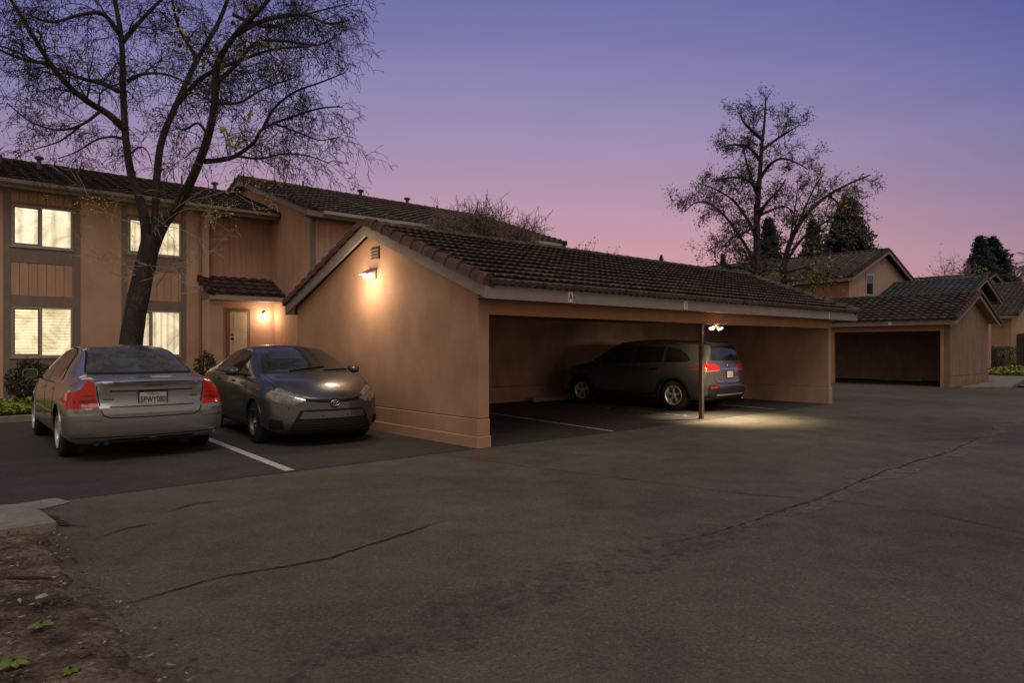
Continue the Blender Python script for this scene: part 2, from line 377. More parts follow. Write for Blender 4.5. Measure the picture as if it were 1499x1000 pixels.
# ---------------------------------------------------------------- ground
def sheet(name, pts, z, mat, subdiv=0, jag=0, seed=1, skirt=0):
    """flat sheet from (u, v) outline; jag roughens the edge"""
    rnd = random.Random(seed); out = []
    for i, p in enumerate(pts):
        q = pts[(i+1) % len(pts)]; L = math.dist(p[:2], q[:2]); j = p[2] if len(p) > 2 else jag
        n = max(1, int(L/.06)) if j else 1
        for k in range(n):
            t = k/n; nx, ny = -(q[1]-p[1])/L, (q[0]-p[0])/L
            pu, pv = p[0]+(q[0]-p[0])*t, p[1]+(q[1]-p[1])*t
            h = (noise.noise(Vector((pu*2.2, pv*2.2, seed)))*1.2+noise.noise(Vector((pu*9, pv*9, seed)))*.5+noise.noise(Vector((pu*30, pv*30, seed)))*.18)*j
            out.append((pu+nx*h, pv+ny*h, z))
    mb = MB(); mb.add(out, [tuple(range(len(out)))])
    ob = mb.build(name, mat, kind='structure')
    if skirt:
        bm = bmesh.new(); bm.from_mesh(ob.data)
        r = bmesh.ops.extrude_edge_only(bm, edges=list(bm.edges))
        for v in r['geom']:
            if isinstance(v, bmesh.types.BMVert): v.co.z -= skirt
        bmesh.ops.recalc_face_normals(bm, faces=bm.faces); bm.to_mesh(ob.data); bm.free()
        if ob.data.polygons[0].normal.z < 0: ob.data.flip_normals()
    elif ob.data.polygons[0].normal.z < 0: ob.data.flip_normals()
    return ob
def band(name, pts, w, z, mat, jag=.5, seed=0, taper=True):
    """irregular strip along (u, v) points"""
    P = [Vector((p[0], p[1], 0)) for p in pts]; dense = []
    for i in range(len(P)-1):
        n = max(1, int((P[i+1]-P[i]).length/.05))
        for k in range(n): dense.append(P[i].lerp(P[i+1], k/n))
    dense.append(P[-1]); mb = MB(); n = len(dense)
    for i, p in enumerate(dense):
        t = (dense[min(i+1, n-1)]-dense[max(i-1, 0)]).normalized(); s = Vector((-t.y, t.x, 0))
        c = noise.noise(p*1.7+Vector((seed, 0, 0)))*w*2*jag + noise.noise(p*9+Vector((seed, 0, 0)))*w*.7*jag
        ww = w*(1+jag*noise.noise(p*4+Vector((0, seed, 0)))+jag*.6*noise.noise(p*19+Vector((0, seed, 0))))
        if taper: ww *= min(1, 4*min(i, n-1-i)/n+.08)
        for q in (p+s*(c-ww/2), p+s*(c+ww/2)): mb.v.append((q.x, q.y, z))
        if i: k = 2*i; mb.f.append((k-2, k, k+1, k-1))
    ob = mb.build(name, mat, kind='structure')
    if len(ob.data.polygons) and ob.data.polygons[0].normal.z < 0: ob.data.flip_normals()
    return ob
mb = MB(); mb.add([(-400,-400,-.05),(700,-400,-.05),(700,500,-.05),(-400,500,-.05)], [(0,1,2,3)]); mb.build('ground', M['dirt'], kind='structure')
sheet('parking_lot', [(-5.50,-40),(90,-40),(90,1.8),(28.2,.1),(21.9,.1),(21.9,22),(16,22),(12.6,6.2),(-5.4,6.2),(-30,6.2),(-30,.4),(-5.5,.2,.10),(-5.42,-.9,.12),(-5.55,-1.9,.12),(-5.52,-3.6,.12),(-5.52,-12,0)], 0, M['asphalt'], seed=3, skirt=.06)
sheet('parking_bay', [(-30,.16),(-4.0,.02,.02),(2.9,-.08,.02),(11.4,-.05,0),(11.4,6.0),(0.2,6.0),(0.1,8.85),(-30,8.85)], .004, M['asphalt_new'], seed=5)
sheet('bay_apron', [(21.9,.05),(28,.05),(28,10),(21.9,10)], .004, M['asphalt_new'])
def line(p, q, w=.10, z=.008):
    p = Vector(p); q = Vector(q); t = (q-p).normalized(); s = Vector((-t.y, t.x))*w/2
    return [tuple(p-s)+(z,), tuple(q-s)+(z,), tuple(q+s)+(z,), tuple(p+s)+(z,)]
def paint_line(p, q, w, mat):
    mb = MB(); vs = line(p, q, w); mb.add(vs, [(0,1,2,3)]); ob = mb.build('stall_line', mat, kind='structure')
    if ob.data.polygons[0].normal.z < 0: ob.data.flip_normals()
    ob['label'] = 'painted stall line on the asphalt'
worn = faded(M['paint'], 5, .28, .5, 'road_paint_worn')
paint_line((-2.95,.07), (-2.66,5.0), .115, M['paint'])
paint_line((2.79,-.02), (3.30,4.2), .075, worn)
paint_line((8.85,.15), (9.52,5.4), .075, worn); paint_line((6.0,.6), (6.3,4.4), .06, faded(M['paint'], 6, .42, .6, 'road_paint_ghost'))
paint_line((24.8,.3), (24.8,4.4), .075, worn)
worn_light = faded(M['seam_light'], 9, .33, .66, 'seam_pale_worn'); worn_dark = faded(M['seam_dark'], 11, .46, .95, 'seam_dark_worn')
band('asphalt_seam', [(-1.5,-4.72),(.1,-4.80),(2.3,-4.62),(4.7,-4.66),(9.4,-4.28),(14,-4.2)], .30, .0045, worn_light, .4, 1)
band('asphalt_seam', [(-5.2,-4.75),(-4.2,-4.62),(-3.0,-4.72),(-1.9,-4.74),(-.9,-4.78)], .50, .0055, worn_dark, .35, 2)
band('asphalt_seam', [(-2.2,-4.66),(-1.3,-4.72),(.1,-4.72),(2.3,-4.58),(4.7,-4.62),(7,-4.4)], .030, .0075, faded(M['crack'], 9, .38, .62, 'crack_worn'), .8, 7)
band('asphalt_crack', [(-5.56,-3.32),(-4.81,-3.2),(-4.17,-3.30),(-3.5,-3.12),(-2.9,-3.0)], .022, .0075, faded(M['crack'], 12, .30, .50, 'crack_mid'), 1.0, 4)
band('asphalt_crack', [(-1.5,.5),(-.91,-.05),(-.69,-1.45),(-.43,-2.74),(-.1,-4.2),(.19,-4.74),(.38,-5.56),(.19,-6.33),(.3,-9)], .011, .0085, faded(M['crack'], 9, .32, .52, 'crack_thin'), 1.0, 5)
band('asphalt_crack', [(4.2,-3.2),(5.2,-3.9),(7.6,-4.9),(9.5,-6.2)], .012, .0085, faded(M['crack'], 9, .34, .52, 'crack_thin2'), 1.0, 6)
band('asphalt_crack', [(-5.3,-1.7),(-5.0,-1.52),(-4.75,-1.5)], .02, .0085, M['crack'], .9, 8)
band('asphalt_crack', [(-4.6,-1.15),(-4.3,-.95),(-4.05,-.97)], .02, .0085, M['crack'], .9, 9)
# dirt strip at the near left, concrete walk end
def dirt_patch():
    mb = MB(); nu, nv = 150, 240; u0, u1, v0, v1 = -9.5, -5.30, -7.5, -.95
    for i in range(nu+1):
        for j in range(nv+1):
            u = u0+(u1-u0)*i/nu; v = v0+(v1-v0)*j/nv
            h = noise.noise(Vector((u*1.5, v*1.5, 0)))*.025+noise.noise(Vector((u*6, v*6, 3)))*.014+noise.noise(Vector((u*22, v*22, 5)))*.007
            e = -5.52+noise.noise(Vector((0, v*1.6, 9)))*.10+noise.noise(Vector((0, v*7, 9)))*.05
            edge = min(1, max(0, (e-u)/.12)); z = -.02+edge*(.022+h)
            mb.v.append((u, v, z))
    w = nv+1
    for i in range(nu):
        for j in range(nv): a = i*w+j; mb.f.append((a, a+w, a+w+1, a+1))
    return mb.build('dirt', M['dirt'], kind='structure', smooth=True)
dirt_patch()
mb = MB(); mb.prism([(-9.5,-1.16,-.06),(-5.42,-1.14,-.06),(-5.46,-.56,-.06),(-5.62,-.40,-.06),(-9.5,-.36,-.06)], (0,0,.125))
mb.build('sidewalk', M['concrete'], kind='structure', bevel=.008)
sheet('pavement', [(-9.5,-.35),(-5.62,-.39,.04),(-5.2,-.12,.05),(-5.25,.16,.05),(-9.5,.24)], .006, M['concrete'])
band('asphalt_crack', [(-5.62,-.36),(-5.45,-.50),(-5.40,-.75),(-5.34,-1.1),(-5.2,-1.25)], .05, .010, M['crack'], .9, 15)
band('asphalt_crack', [(-5.7,-.30),(-5.5,-.24),(-5.38,-.30),(-5.30,-.42)], .03, .0105, M['crack'], .9, 16)
# planting strip left
mb = MB(); mb.box((-30,8.60,-.04), (-3.2,8.76,.125)); mb.build('kerb', M['concrete'], kind='structure', bevel=.012)
mb = MB(); mb.box((-3.2,8.60,-.04), (.1,8.76,.125)); mb.build('kerb', M['concrete'], kind='structure', bevel=.012)
mb = MB(); mb.add([(-30,8.76,.08),(8,8.76,.08),(8,13.0,.12),(-30,13.0,.12)], [(0,1,2,3)]); mb.build('planting_bed', M['dirt'], kind='structure')
# right-hand walk and planting bed
sheet('walkway', [(22.0,-.12),(23.3,-1.3),(52,2.9),(60,9),(28,9),(27.2,.15)], .05, M['concrete'], skirt=.06)
mb = MB(); mb.add([(23.4,-1.4,.06),(24.4,-3.6,.06),(70,0,.06),(70,5,.06),(54,3.2,.06)], [(0,1,2,3,4)]); mb.build('planting_bed', M['dirt'], kind='structure')
# ---------------------------------------------------------------- carports
def letter(ch, size, mat, parent, loc, rot, name='number', depth=.002, bold=0, sx=1):
    cu = bpy.data.curves.new(name, 'FONT'); cu.body = ch; cu.size = size; cu.extrude = depth; cu.offset = bold; cu.align_x = 'CENTER'; cu.align_y = 'CENTER'
    tmp = bpy.data.objects.new('tmp', cu); C.objects.link(tmp); dg = bpy.context.evaluated_depsgraph_get()
    me = bpy.data.meshes.new_from_object(tmp.evaluated_get(dg)); bpy.data.objects.remove(tmp)
    me.materials.clear(); me.materials.append(mat)
    o = bpy.data.objects.new(name, me); C.objects.link(o); o.parent = parent
    me.transform(Matrix.Translation(loc) @ rot.to_matrix().to_4x4() @ Matrix.Diagonal((sx,1,1,1))); return o
from mathutils import Euler
FACE_V = Euler((math.pi/2, 0, 0))            # text that faces -v
FACE_U = Euler((math.pi/2, 0, -math.pi/2))   # text that faces -u
def carport_main():
    R = thing('carport', 'long peach stucco carport with brown barrel tile roof sheltering the dark crossover', 'carport', 0, 0)
    Lc = 11.49; D = 6.02; ze = 2.14; k = .383; vr = 2.98; T = .22
    run = vr+.33; zr = ze+T+run*k                    # ridge height at the deck
    # walls
    top = lambda v: ze+.05+k*(v+.33 if v < vr else (2*vr+.33-v))
    g = MB(); base = .43
    def gable(u0, u1, mbx, z0=0, grow=0):
        vs = [-grow, D+grow]
        mbx.prism([(u0,-grow,z0),(u0,D+grow,z0),(u0,D+grow,top(D)),(u0,vr,top(vr)),(u0,-grow,top(0))], (u1-u0,0,0))
    gable(-.17, .03, g, base)
    g.build('gable_wall', M['stucco'], R)
    f = MB(); f.box((-.188,-.012,.17), (.042,D+.02,base-.012)); f.build('wall_base', M['stucco'], R, bevel=.008)
    f = MB(); f.box((-.205,-.03,-.02), (.055,D+.03,.17)); f.build('wall_footing', M['stucco'], R, bevel=.012)
    g = MB(); gable(Lc-.16, Lc, g, base); g.build('gable_wall', M['stucco_in'], R)
    f = MB(); f.box((Lc-.185,-.02,-.02), (Lc+.02,D+.02,base-.01)); f.build('wall_base', M['stucco_in'], R, bevel=.01)
    f = MB(); f.box((.03,D-.16,base-.003), (Lc-.16,D,2.5)); f.build('back_wall', M['stucco_in'], R)
    f = MB(); f.box((.045,D-.20,-.02), (Lc-.19,D+.01,base-.012)); f.build('wall_base', M['stucco_in'], R, bevel=.01)
    # beam over the opening with its short return next to the near wall
    f = MB(); f.box((.03,.003,1.935), (Lc-.16,.16,2.42))
    f.build('header_beam', M['header'], R)
    f = MB(); f.box((.03,.18,2.20), (Lc-.16,D-.17,2.24)); f.build('ceiling', M['stucco_in'], R)
    # fascias: the eaves and both rakes
    u0, u1 = -.30, 12.24; u1e = 12.24
    fa = MB(); fa.box((u0+.001,-.335,ze), (u1e,-.295,ze+.20)); fa.build('eave_fascia', M['fascia'], R)
    fa = MB(); fa.box((u0+.001,2*vr+.295,ze), (u1e,2*vr+.335,ze+.20)); fa.build('eave_fascia', M['fascia'], R)
    fa = MB(); fa.box((-.26,-.29,ze+.02), (u1e-.02,.0,ze+.035)); fa.build('soffit', M['trim'], R)
    for uu in (u0, u1e):
        for sgn in (1, -1):
            v0 = -.345 if sgn == 1 else 2*vr+.345
            fa = MB(); z0 = ze; zr_ = ze+(vr+.345)*k
            fa.prism([(uu-.02,v0,z0),(uu-.02,vr,zr_),(uu-.02,vr,zr_+.20),(uu-.02,v0,z0+.20)], (.04,0,0)); fa.build('rake_board', M['fascia'], R)
    # deck
    dk = MB(); zt = ze+.17
    dk.prism([(u0+.02,-.33,zt),(u0+.02,vr,zt+run*k),(u0+.02,2*vr+.33,zt),(u0+.02,2*vr+.33,zt+.03),(u0+.02,vr,zt+run*k+.03),(u0+.02,-.33,zt+.03)], (u1e-u0-.04,0,0))
    dk.build('roof_deck', M['trim'], R)
    t = MB(); sl = slope_vec(0, 1, k); Ls = (run+.06)/sl.y
    tiles(t, (u0+.04,-.39,zt+.045-.02), (1,0,0), u1e-u0-.06, sl, Ls, seed=1, amp=.024, step=.062, res=8)
    sl2 = slope_vec(0, -1, k); tiles(t, (u0+.04,2*vr+.39,zt+.045-.02), (1,0,0), u1e-u0-.06, sl2, Ls, seed=2, amp=.030, step=.045, res=4)
    rf = t.build('roof', M['tile'], R)
    rc = MB(); ridge_caps(rc, (u0,vr,zt+run*k+.05), (u1e,vr,zt+run*k+.05)); rc.build('ridge_cap', M['tile'], rf)
    rk = MB(); rake_caps(rk, (u0,-.33,zt+.035), (u0,vr,zt+.035+run*k), (-1,0,0)); rk.build('rake_tiles', M['tile_red'], rf); rk = MB(); rake_caps(rk, (u0,2*vr+.33,zt+.035), (u0,vr,zt+.035+run*k), (-1,0,0)); rk.build('rake_tiles', M['tile_red'], rf)
    rk = MB(); rake_caps(rk, (u1e,-.33,zt+.035), (u1e,vr,zt+.035+run*k), (1,0,0)); rk.build('rake_tiles', M['tile'], rf); rk = MB(); rake_caps(rk, (u1e,2*vr+.33,zt+.035), (u1e,vr,zt+.035+run*k), (1,0,0)); rk.build('rake_tiles', M['tile'], rf)
    # louvred gable vent
    vb = MB(); vb.box((-.182,2.72,2.99), (-.16,2.98,3.20)); va = vb.build('gable_vent', M['dark'], R)
    sl_ = MB()
    for i in range(4): z = 3.0+i*.055; sl_.prism([(-.21,2.72,z-.01),(-.20,2.72,z-.018),(-.178,2.72,z+.022),(-.188,2.72,z+.03)], (0,.26,0))
    sl_.build('louvre', M['trim'], va)
    # space number plates
    for uu, ch in ((1.39, 'A'), (4.49, '1')):
        p = MB(); p.box((uu-.055,-.345,ze+.015), (uu+.055,-.337,ze+.17)); pl = p.build('number_plate', M['white'], R)
        letter(ch, .13, M['blackmetal'], pl, Vector((uu,-.349,ze+.092)), FACE_V)
    p = MB(); p.box((10.55,-.345,ze+.005), (10.61,-.337,ze+.19)); p.build('fascia_joint_cover', M['white'], R)
    return R
carport_main()
mb = MB(); mb.box((5.605,.03,0), (5.685,.11,1.935)); mb.box((5.575,.0,0), (5.715,.14,.012)); mb.box((5.565,-.003,1.90), (5.725,.143,1.932))
mb.build('post', M['metal_post'], None, bevel=.004, label='slim dark steel post holding the carport beam in front of the crossover', cat='post')
def carport_far():
    u0 = 21.71; v0 = .19; Du = 5.1; Lv = 9.0; ze = 2.26; k = .375; ur = u0-.33+2.88; T = .2
    R = thing('carport', 'farther peach carport with dark empty bays and its gable end turned to the walkway', 'carport', u0, v0)
    run = ur-(u0-.33); top = lambda u: ze+.05+k*(u-(u0-.33) if u < ur else (2*ur-u-(u0-.33)))
    u1 = 26.65
    g = MB(); g.prism([(u0,v0,.40),(u1,v0,.40),(u1,v0,top(u1)),(ur,v0,top(ur)),(u0,v0,top(u0))], (0,.18,0)); g.build('gable_wall', M['stucco_shade'], R)
    g = MB(); g.box((u0-.012,v0-.015,-.02), (u1+.012,v0+.19,.385)); g.build('wall_base', M['stucco_shade'], R, bevel=.01)
    g = MB(); g.box((u1-.16,v0+.18,0), (u1,v0+Lv,2.5)); g.build('back_wall', M['stucco_in'], R)
    g = MB(); g.box((u0,v0+Lv,0), (u1,v0+Lv+.16,2.5)); g.build('end_wall', M['stucco_in'], R)
    g = MB(); g.box((u0,v0+.18,2.05), (u0+.14,v0+Lv,2.5)); g.box((u0+.003,v0+.18,-.02), (u0+.14,v0+.30,2.05)); g.box((u0+.003,4.28,-.02), (u0+.12,4.40,2.05)); g.build('header_beam', M['header'], R)
    g = MB(); g.box((u0+.14,v0+.18,2.3), (u1-.16,v0+Lv,2.34)); g.build('ceiling', M['stucco_in'], R)
    va = v0-.28; vb = v0+Lv+.28
    g = MB(); g.box((u0-.335,va,ze), (u0-.295,vb,ze+.18)); g.build('eave_fascia', M['trim'], R)
    for s in (0, 1):
        a = u0-.34 if s == 0 else 2*ur-(u0-.34)
        g = MB(); g.prism([(a,va-.02,ze),(ur,va-.02,ze+(ur-u0+.34)*k),(ur,va-.02,ze+(ur-u0+.34)*k+.18),(a,va-.02,ze+.18)], (0,.04,0)); g.build('rake_board', M['trim'], R)
    zt = ze+.15
    g = MB(); g.prism([(u0-.33,va,zt),(ur,va,zt+run*k),(2*ur-u0+.33,va,zt),(2*ur-u0+.33,va,zt+.03),(ur,va,zt+run*k+.03),(u0-.33,va,zt+.03)], (0,vb-va,0)); g.build('roof_deck', M['header'], R)
    t = MB(); sl = slope_vec(1, 0, k); D = (run+.06)/sl.x
    tiles(t, (u0-.39,va+.03,zt+.03), (0,1,0), vb-va, sl, D, pitch=.30, amp=.05, step=.04, res=6, seed=3)
    sl = slope_vec(-1, 0, k); tiles(t, (2*ur-u0+.39,va+.03,zt+.03), (0,1,0), vb-va, sl, D, pitch=.30, amp=.05, step=.04, res=4, seed=4)
    rf = t.build('roof', M['tile_dark'], R)
    r = MB(); ridge_caps(r, (ur,va,zt+run*k+.06), (ur,vb,zt+run*k+.06)); r.build('ridge_cap', M['tile_dark'], rf)
    r = MB(); rake_caps(r, (u0-.33,va,zt+.03), (ur,va,zt+.03+run*k), (0,-1,0)); r.build('rake_tiles', M['tile_red'], rf); r = MB(); rake_caps(r, (2*ur-u0+.33,va,zt+.03), (ur,va,zt+.03+run*k), (0,-1,0)); r.build('rake_tiles', M['tile_red'], rf)
    p = MB(); p.box((u0-.345,2.0,ze+.02), (u0-.337,2.12,ze+.16)); p.build('number_plate', M['white'], R)
carport_far()
def wheel_stop(u, v, rot, label):
    R = thing('wheel_stop', label, 'wheel stop', u, v, rot=TH+rot, group='concrete wheel stops'); R['org'] = (0., 0., 0.)
    b = MB(); b.prism([(-.85,-.075,.0),(-.85,.075,.0),(-.85,.05,.13),(-.85,-.05,.13)], (1.7,0,0)); b.build('stop_block', M['concrete'], R, bevel=.01)
    for x in (-.6, .6): MB().lathe((x,0,.125), (0,0,1), [(0,.018),(.015,.018)], 8).build('pin', M['metal_post'], R)
wheel_stop(6.9, 5.45, 0, 'concrete wheel stop at the nose of the dark crossover')
wheel_stop(25.9, 3.2, math.pi/2, 'concrete wheel stop against the back wall of the farther carport')
# ---------------------------------------------------------------- lamps
def wall_pack(u, v, z):
    R = thing('wall_lamp', 'lit floodlight with dark hood high on the carport gable wall', 'wall lamp', u, v, z)
    b = MB(); b.box((u-.03,v-.11,z-.07), (u,v+.11,z+.10)); b.build('backplate', M['trim'], R, bevel=.01)
    b = MB(); b.prism([(u-.03,v-.13,z+.10),(u-.05,v-.13,z+.11),(u-.22,v-.13,z+.02),(u-.22,v-.13,z-.01),(u-.03,v-.13,z+.07)], (0,.26,0)); b.build('hood', M['trim'], R, bevel=.006)
    b = MB(); b.lathe((u-.10,v,z-.06), (-.4,0,1), [(0,.03),(.01,.07),(.05,.085),(.09,.07),(.10,.02)], 16); b.build('lens', M['lens_soft'], R, smooth=True)
    l = bpy.data.lights.new('lamp_glow', 'POINT'); l.energy = 50; l.color = (1, .74, .48); l.shadow_soft_size = .16
    o = bpy.data.objects.new('lamp_glow', l); C.objects.link(o); o.parent = R; o.location = (-.42, 0, -.16)
wall_pack(-.17, 2.93, 2.72)
# ---------------------------------------------------------------- townhouses
def window(R, u0, u1, z0, z1, v, split, mat, label=None, frame='vinyl', dark_left=False):
    """sliding window facing -v: frame, two panes"""
    w = .045; f = MB()
    f.box((u0,v-.035,z0), (u0+w,v+.03,z1)); f.box((u1-w,v-.035,z0), (u1,v+.03,z1))
    f.box((u0+w,v-.034,z0), (u1-w,v+.03,z0+w)); f.box((u0+w,v-.034,z1-w), (u1-w,v+.03,z1)); um = u0+(u1-u0)*split
    f.box((um-.03,v-.030,z0+w), (um+.03,v+.03,z1-w))
    wd = f.build('window', M[frame], R, bevel=.004)
    if label: wd['label'] = label
    s = MB(); s.box((u0-.03,v-.06,z0-.035), (u1+.03,v+.0,z0-.002)); s.build('sill', M['vinyl'], wd, bevel=.004)
    sf = MB(); a, b = u0+w, um-.03
    for q in ((a,b),):
        sf.box((q[0],v-.024,z0+w), (q[0]+.03,v+.0,z1-w)); sf.box((q[1]-.03,v-.024,z0+w), (q[1],v+.0,z1-w)); sf.box((q[0]+.03,v-.023,z0+w), (q[1]-.03,v,z0+w+.03)); sf.box((q[0]+.03,v-.023,z1-w-.03), (q[1]-.03,v,z1-w))
    sf.build('sash', M['bronze'], wd)
    for a, b in ((u0+w,um-.03),(um+.03,u1-w)):
        p = MB(); p.box((a+.001,v-.012,z0+w), (b-.001,v-.006,z1-w)); p.build('pane', mat, wd)
M['win_up'] = window_mat('lit_window_curtain', (.52,.41,.23), (.84,.70,.47), 'X', .9, 1.5)
M['win_vert'] = window_mat('lit_window_vertical_blind', (.44,.34,.19), (.73,.60,.38), 'X', 1.9, 1.35)
M['win_hor'] = window_mat('lit_window_slat_blind', (.44,.33,.17), (.78,.64,.38), 'Z', 4.2, 1.5)
def v_pipe(mb, u, v, z, h, r=.05, cap=True):
    mb.lathe((u,v,z), (0,0,1), [(0,r),(h,r)], 12)
    if cap: mb.lathe((u,v,z+h-.02), (0,0,1), [(0,r*1.1),(.02,r*2),(.06,r*2.1),(.09,r*1.6),(.11,.02)], 12)
def house_left():
    R = thing('townhouse', 'two storey peach townhouse with four lit windows behind the bare street tree', 'house', 0, 13.0)
    v = 13.0; uL = -14; uR = .05; zt = 5.42
    w = MB(); w.box((uL,v,0), (uR,v+.25,zt)); w.box((uR,v-.06,0), (.27,v+.36,zt-.02)); w.build('wall', M['stucco_house'], R)
    # bays of trim, windows and grooved panels
    for k, (a, b, c, d) in enumerate(((-4.53,-4.38,-3.08,-2.93), (-1.97,-1.84,-.48,-.35), (-9.8,-9.65,-8.3,-8.15))):
        t = MB(); y0 = v-.028
        t.box((a,y0,0), (b,v,5.25)); t.box((c,y0,0), (d,v,5.25))
        for z0, z1 in ((3.55,3.93),(2.47,2.74),(.92,1.19)): t.box((b,y0+.003,z0), (c,v,z1))
        t.box((b,y0+.003,5.05-.06), (c,v,5.05))
        t.build('trim', M['trim'], R, bevel=.004)
        s = MB(); boards(s, (b,v-.012,0), (1,0,0), c-b, lambda a: 3.55, lambda a: 2.74, (0,-1,0), bw=.185, groove=.014, dep=.012); s.build('siding', M['siding'], R); s = MB()
        boards(s, (b,v-.012,0), (1,0,0), c-b, lambda a: zt-.1, lambda a: 5.05, (0,-1,0), bw=.185, groove=.014, dep=.012)
        s.build('siding', M['siding'], R)
        zu0 = 3.95 if k != 1 else 3.99
        window(R, b+.01, c-.01, zu0, 4.97, v, .47, M['win_up'] if k != 1 else M['win_vert'])
        window(R, b+.01, c-.01, 1.21, 2.46, v, .47 if k != 1 else .44, M['win_hor'] if k != 1 else M['win_vert'])
    # recessed bay with grooved siding, entry porch below
    v2 = 13.25; U3 = 2.2
    s = MB(); boards(s, (.27,v2,0), (1,0,0), U3-.27, lambda a: zt-.08, lambda a: 3.30, (0,-1,0), bw=.17); s.build('siding', M['siding'], R)
    t = MB(); t.box((.27,v2-.03,3.2), (.40,v2-.0,zt-.1)); t.box((.27,v2-.035,3.36), (U3,v2-.012,3.46)); t.build('trim', M['trim'], R)
    # porch: side pier, back wall, soffit
    p = MB(); p.box((.05,12.25,0), (.42,13.25,2.86)); p.build('porch_pier', M['stucco_house'], R)
    vd = 13.0
    p = MB(); p.box((.42,vd,0), (U3,vd+.24,2.95)); p.build('porch_wall', M['stucco_house'], R)
    p = MB(); p.box((.06,12.16,2.80), (U3+.1,13.24,2.83)); p.build('porch_soffit', M['trim'], R)
    # canopy roof
    k = .50; c = MB(); sl = slope_vec(0, 1, k); c0 = 12.10
    tiles(c, (.02,c0,2.97), (1,0,0), U3-.04, sl, 1.12/sl.y, pitch=.30, amp=.05, step=.035, res=8, seed=8); cr = c.build('canopy_roof', M['tile_plum'], R)
    c = MB(); c.box((.02,c0+.02,2.80), (U3+.02,c0+.06,2.93)); c.build('canopy_fascia', M['vinyl'], cr)
    c = MB(); c.prism([(.02,c0+.06,2.83),(.02,13.24,2.83),(.02,13.24,2.93+1.10*k),(.02,c0+.06,2.93)], (.05,0,0)); c.build('canopy_side', M['trim'], cr)
    rk = MB(); rake_caps(rk, (.02,c0,2.96), (.02,13.2,2.96+1.1*k), (-1,0,0), hgt=.05); rk.build('rake_tiles', M['tile_plum'], cr)
    # door
    d = MB(); d.box((.86,vd-.05,.3), (1.36,vd-.015,2.50)); dr = d.build('door', M['door'], R, bevel=.006)
    pn = MB()
    for z0, z1 in ((1.98,2.42),(1.02,1.86),(.45,.92)):
        pn.box((.96,vd-.060,z0), (1.28,vd-.049,z1))
    pn.build('door_panel', M['door'], dr, bevel=.012)
    h = MB(); h.lathe((.92,vd-.05,1.70), (0,-1,0), [(0,.03),(.02,.03),(.03,.02)], 12); h.lathe((.92,vd-.09,1.70), (0,-1,0), [(0,.03),(.03,.035),(.05,.02)], 12); h.build('door_knob', M['blackmetal'], dr); h = MB(); h.lathe((.92,vd-.05,1.83), (0,-1,0), [(0,.03),(.025,.028)], 12); h.build('deadbolt', M['blackmetal'], dr)
    f = MB(); f.box((.77,vd-.04,.3), (.86,vd,2.59)); f.box((1.36,vd-.04,.3), (1.46,vd,2.59)); f.box((.86,vd-.04,2.50), (1.36,vd-.001,2.59)); f.build('door_frame', M['trim'], R)
    n = letter('77', .14, M['white'], R, Vector((1.58,vd-13.0-.012,1.98)), FACE_V, 'house_number')
    # roof
    k = .333; zt2 = 5.30; e0 = 12.55; vr = 16.0
    fa = MB(); fa.box((uL,e0-.02,zt2), (U3-.02,e0+.03,zt2+.17)); fa.build('eave_fascia', M['trim'], R)
    gt = MB(); gt.prism([(uL,e0-.13,zt2+.10),(uL,e0-.02,zt2+.06),(uL,e0-.02,zt2+.18),(uL,e0-.13,zt2+.18)], (U3-.04-uL,0,0)); gt.build('gutter', M['trim'], R)
    so = MB(); so.box((uL,e0+.03,zt2+.04), (U3-.02,v,zt2+.06)); so.build('soffit', M['trim'], R)
    t = MB(); sl = slope_vec(0, 1, k); tiles(t, (uL,e0-.06,zt2+.19), (1,0,0), U3-uL-.0, sl, (vr-e0+.06)/sl.y, pitch=.30, amp=.05, step=.04, res=6, seed=11)
    zr = zt2+.19+(vr-e0)*k
    dk = MB(); dk.prism([(uL,e0,zt2+.12),(uL,vr,zr-.06),(uL,2*vr-e0,zt2+.12),(uL,2*vr-e0,zt2+.15),(uL,vr,zr-.03),(uL,e0,zt2+.15)], (U3-uL-.05,0,0)); dk.build('roof_deck', M['trim'], R)
    rf = t.build('roof', M['tile_dark'], R)
    t = MB(); sl = slope_vec(0, -1, k); tiles(t, (uL,vr*2-e0+.06,zt2+.19), (1,0,0), U3-uL, sl, (vr-e0+.06)/sl.y*1.0, pitch=.30, amp=.05, step=.04, res=2, seed=12)
    t.build('rear_slope', M['tile_dark'], rf)
    r = MB(); ridge_caps(r, (uL,vr,zr+.03), (U3+.3,vr,zr+.03), r=.12); r.build('ridge_cap', M['tile_dark'], rf)
    w = MB(); w.prism([(U3-.2,e0+.4,zt2),(U3-.2,vr,zr-.05),(U3-.2,2*vr-e0-.4,zt2)], (.15,0,0)); w.build('party_wall', M['siding'], R)
    for (u, vv, h, cap) in ((-3.58,14.8,.34,True),(-4.41,14.9,.30,False),(-1.1,15.4,.35,False),(.2,15.3,.45,False),(1.3,15.6,.30,True)):
        p = MB(); v_pipe(p, u, vv, zt2+.19+(vv-e0)*k-.05, h+.05, .055 if cap else .03, cap); p.build('roof_vent', M['pipe'], R)
    d = MB(); d.tube([(0.02,e0-.05,zt2+.08),(.02,e0+.05,zt2-.05),(.02,v-.10,zt2-.35),(.02,v-.10,.1)], .035, 8); d.build('downspout', M['trim'], R)
    d = MB(); d.tube([(.50,e0-.05,zt2+.08),(.50,e0+.1,zt2-.05),(.36,v2-.09,zt2-.35),(.36,v2-.09,3.4)], .035, 8); d.build('downspout', M['trim'], R)
    # porch lantern belongs to nobody's wall: own thing
    L = thing('porch_lamp', 'lit round porch lamp on the wall beside the cream entry door', 'wall lamp', 1.89, vd, 2.48)
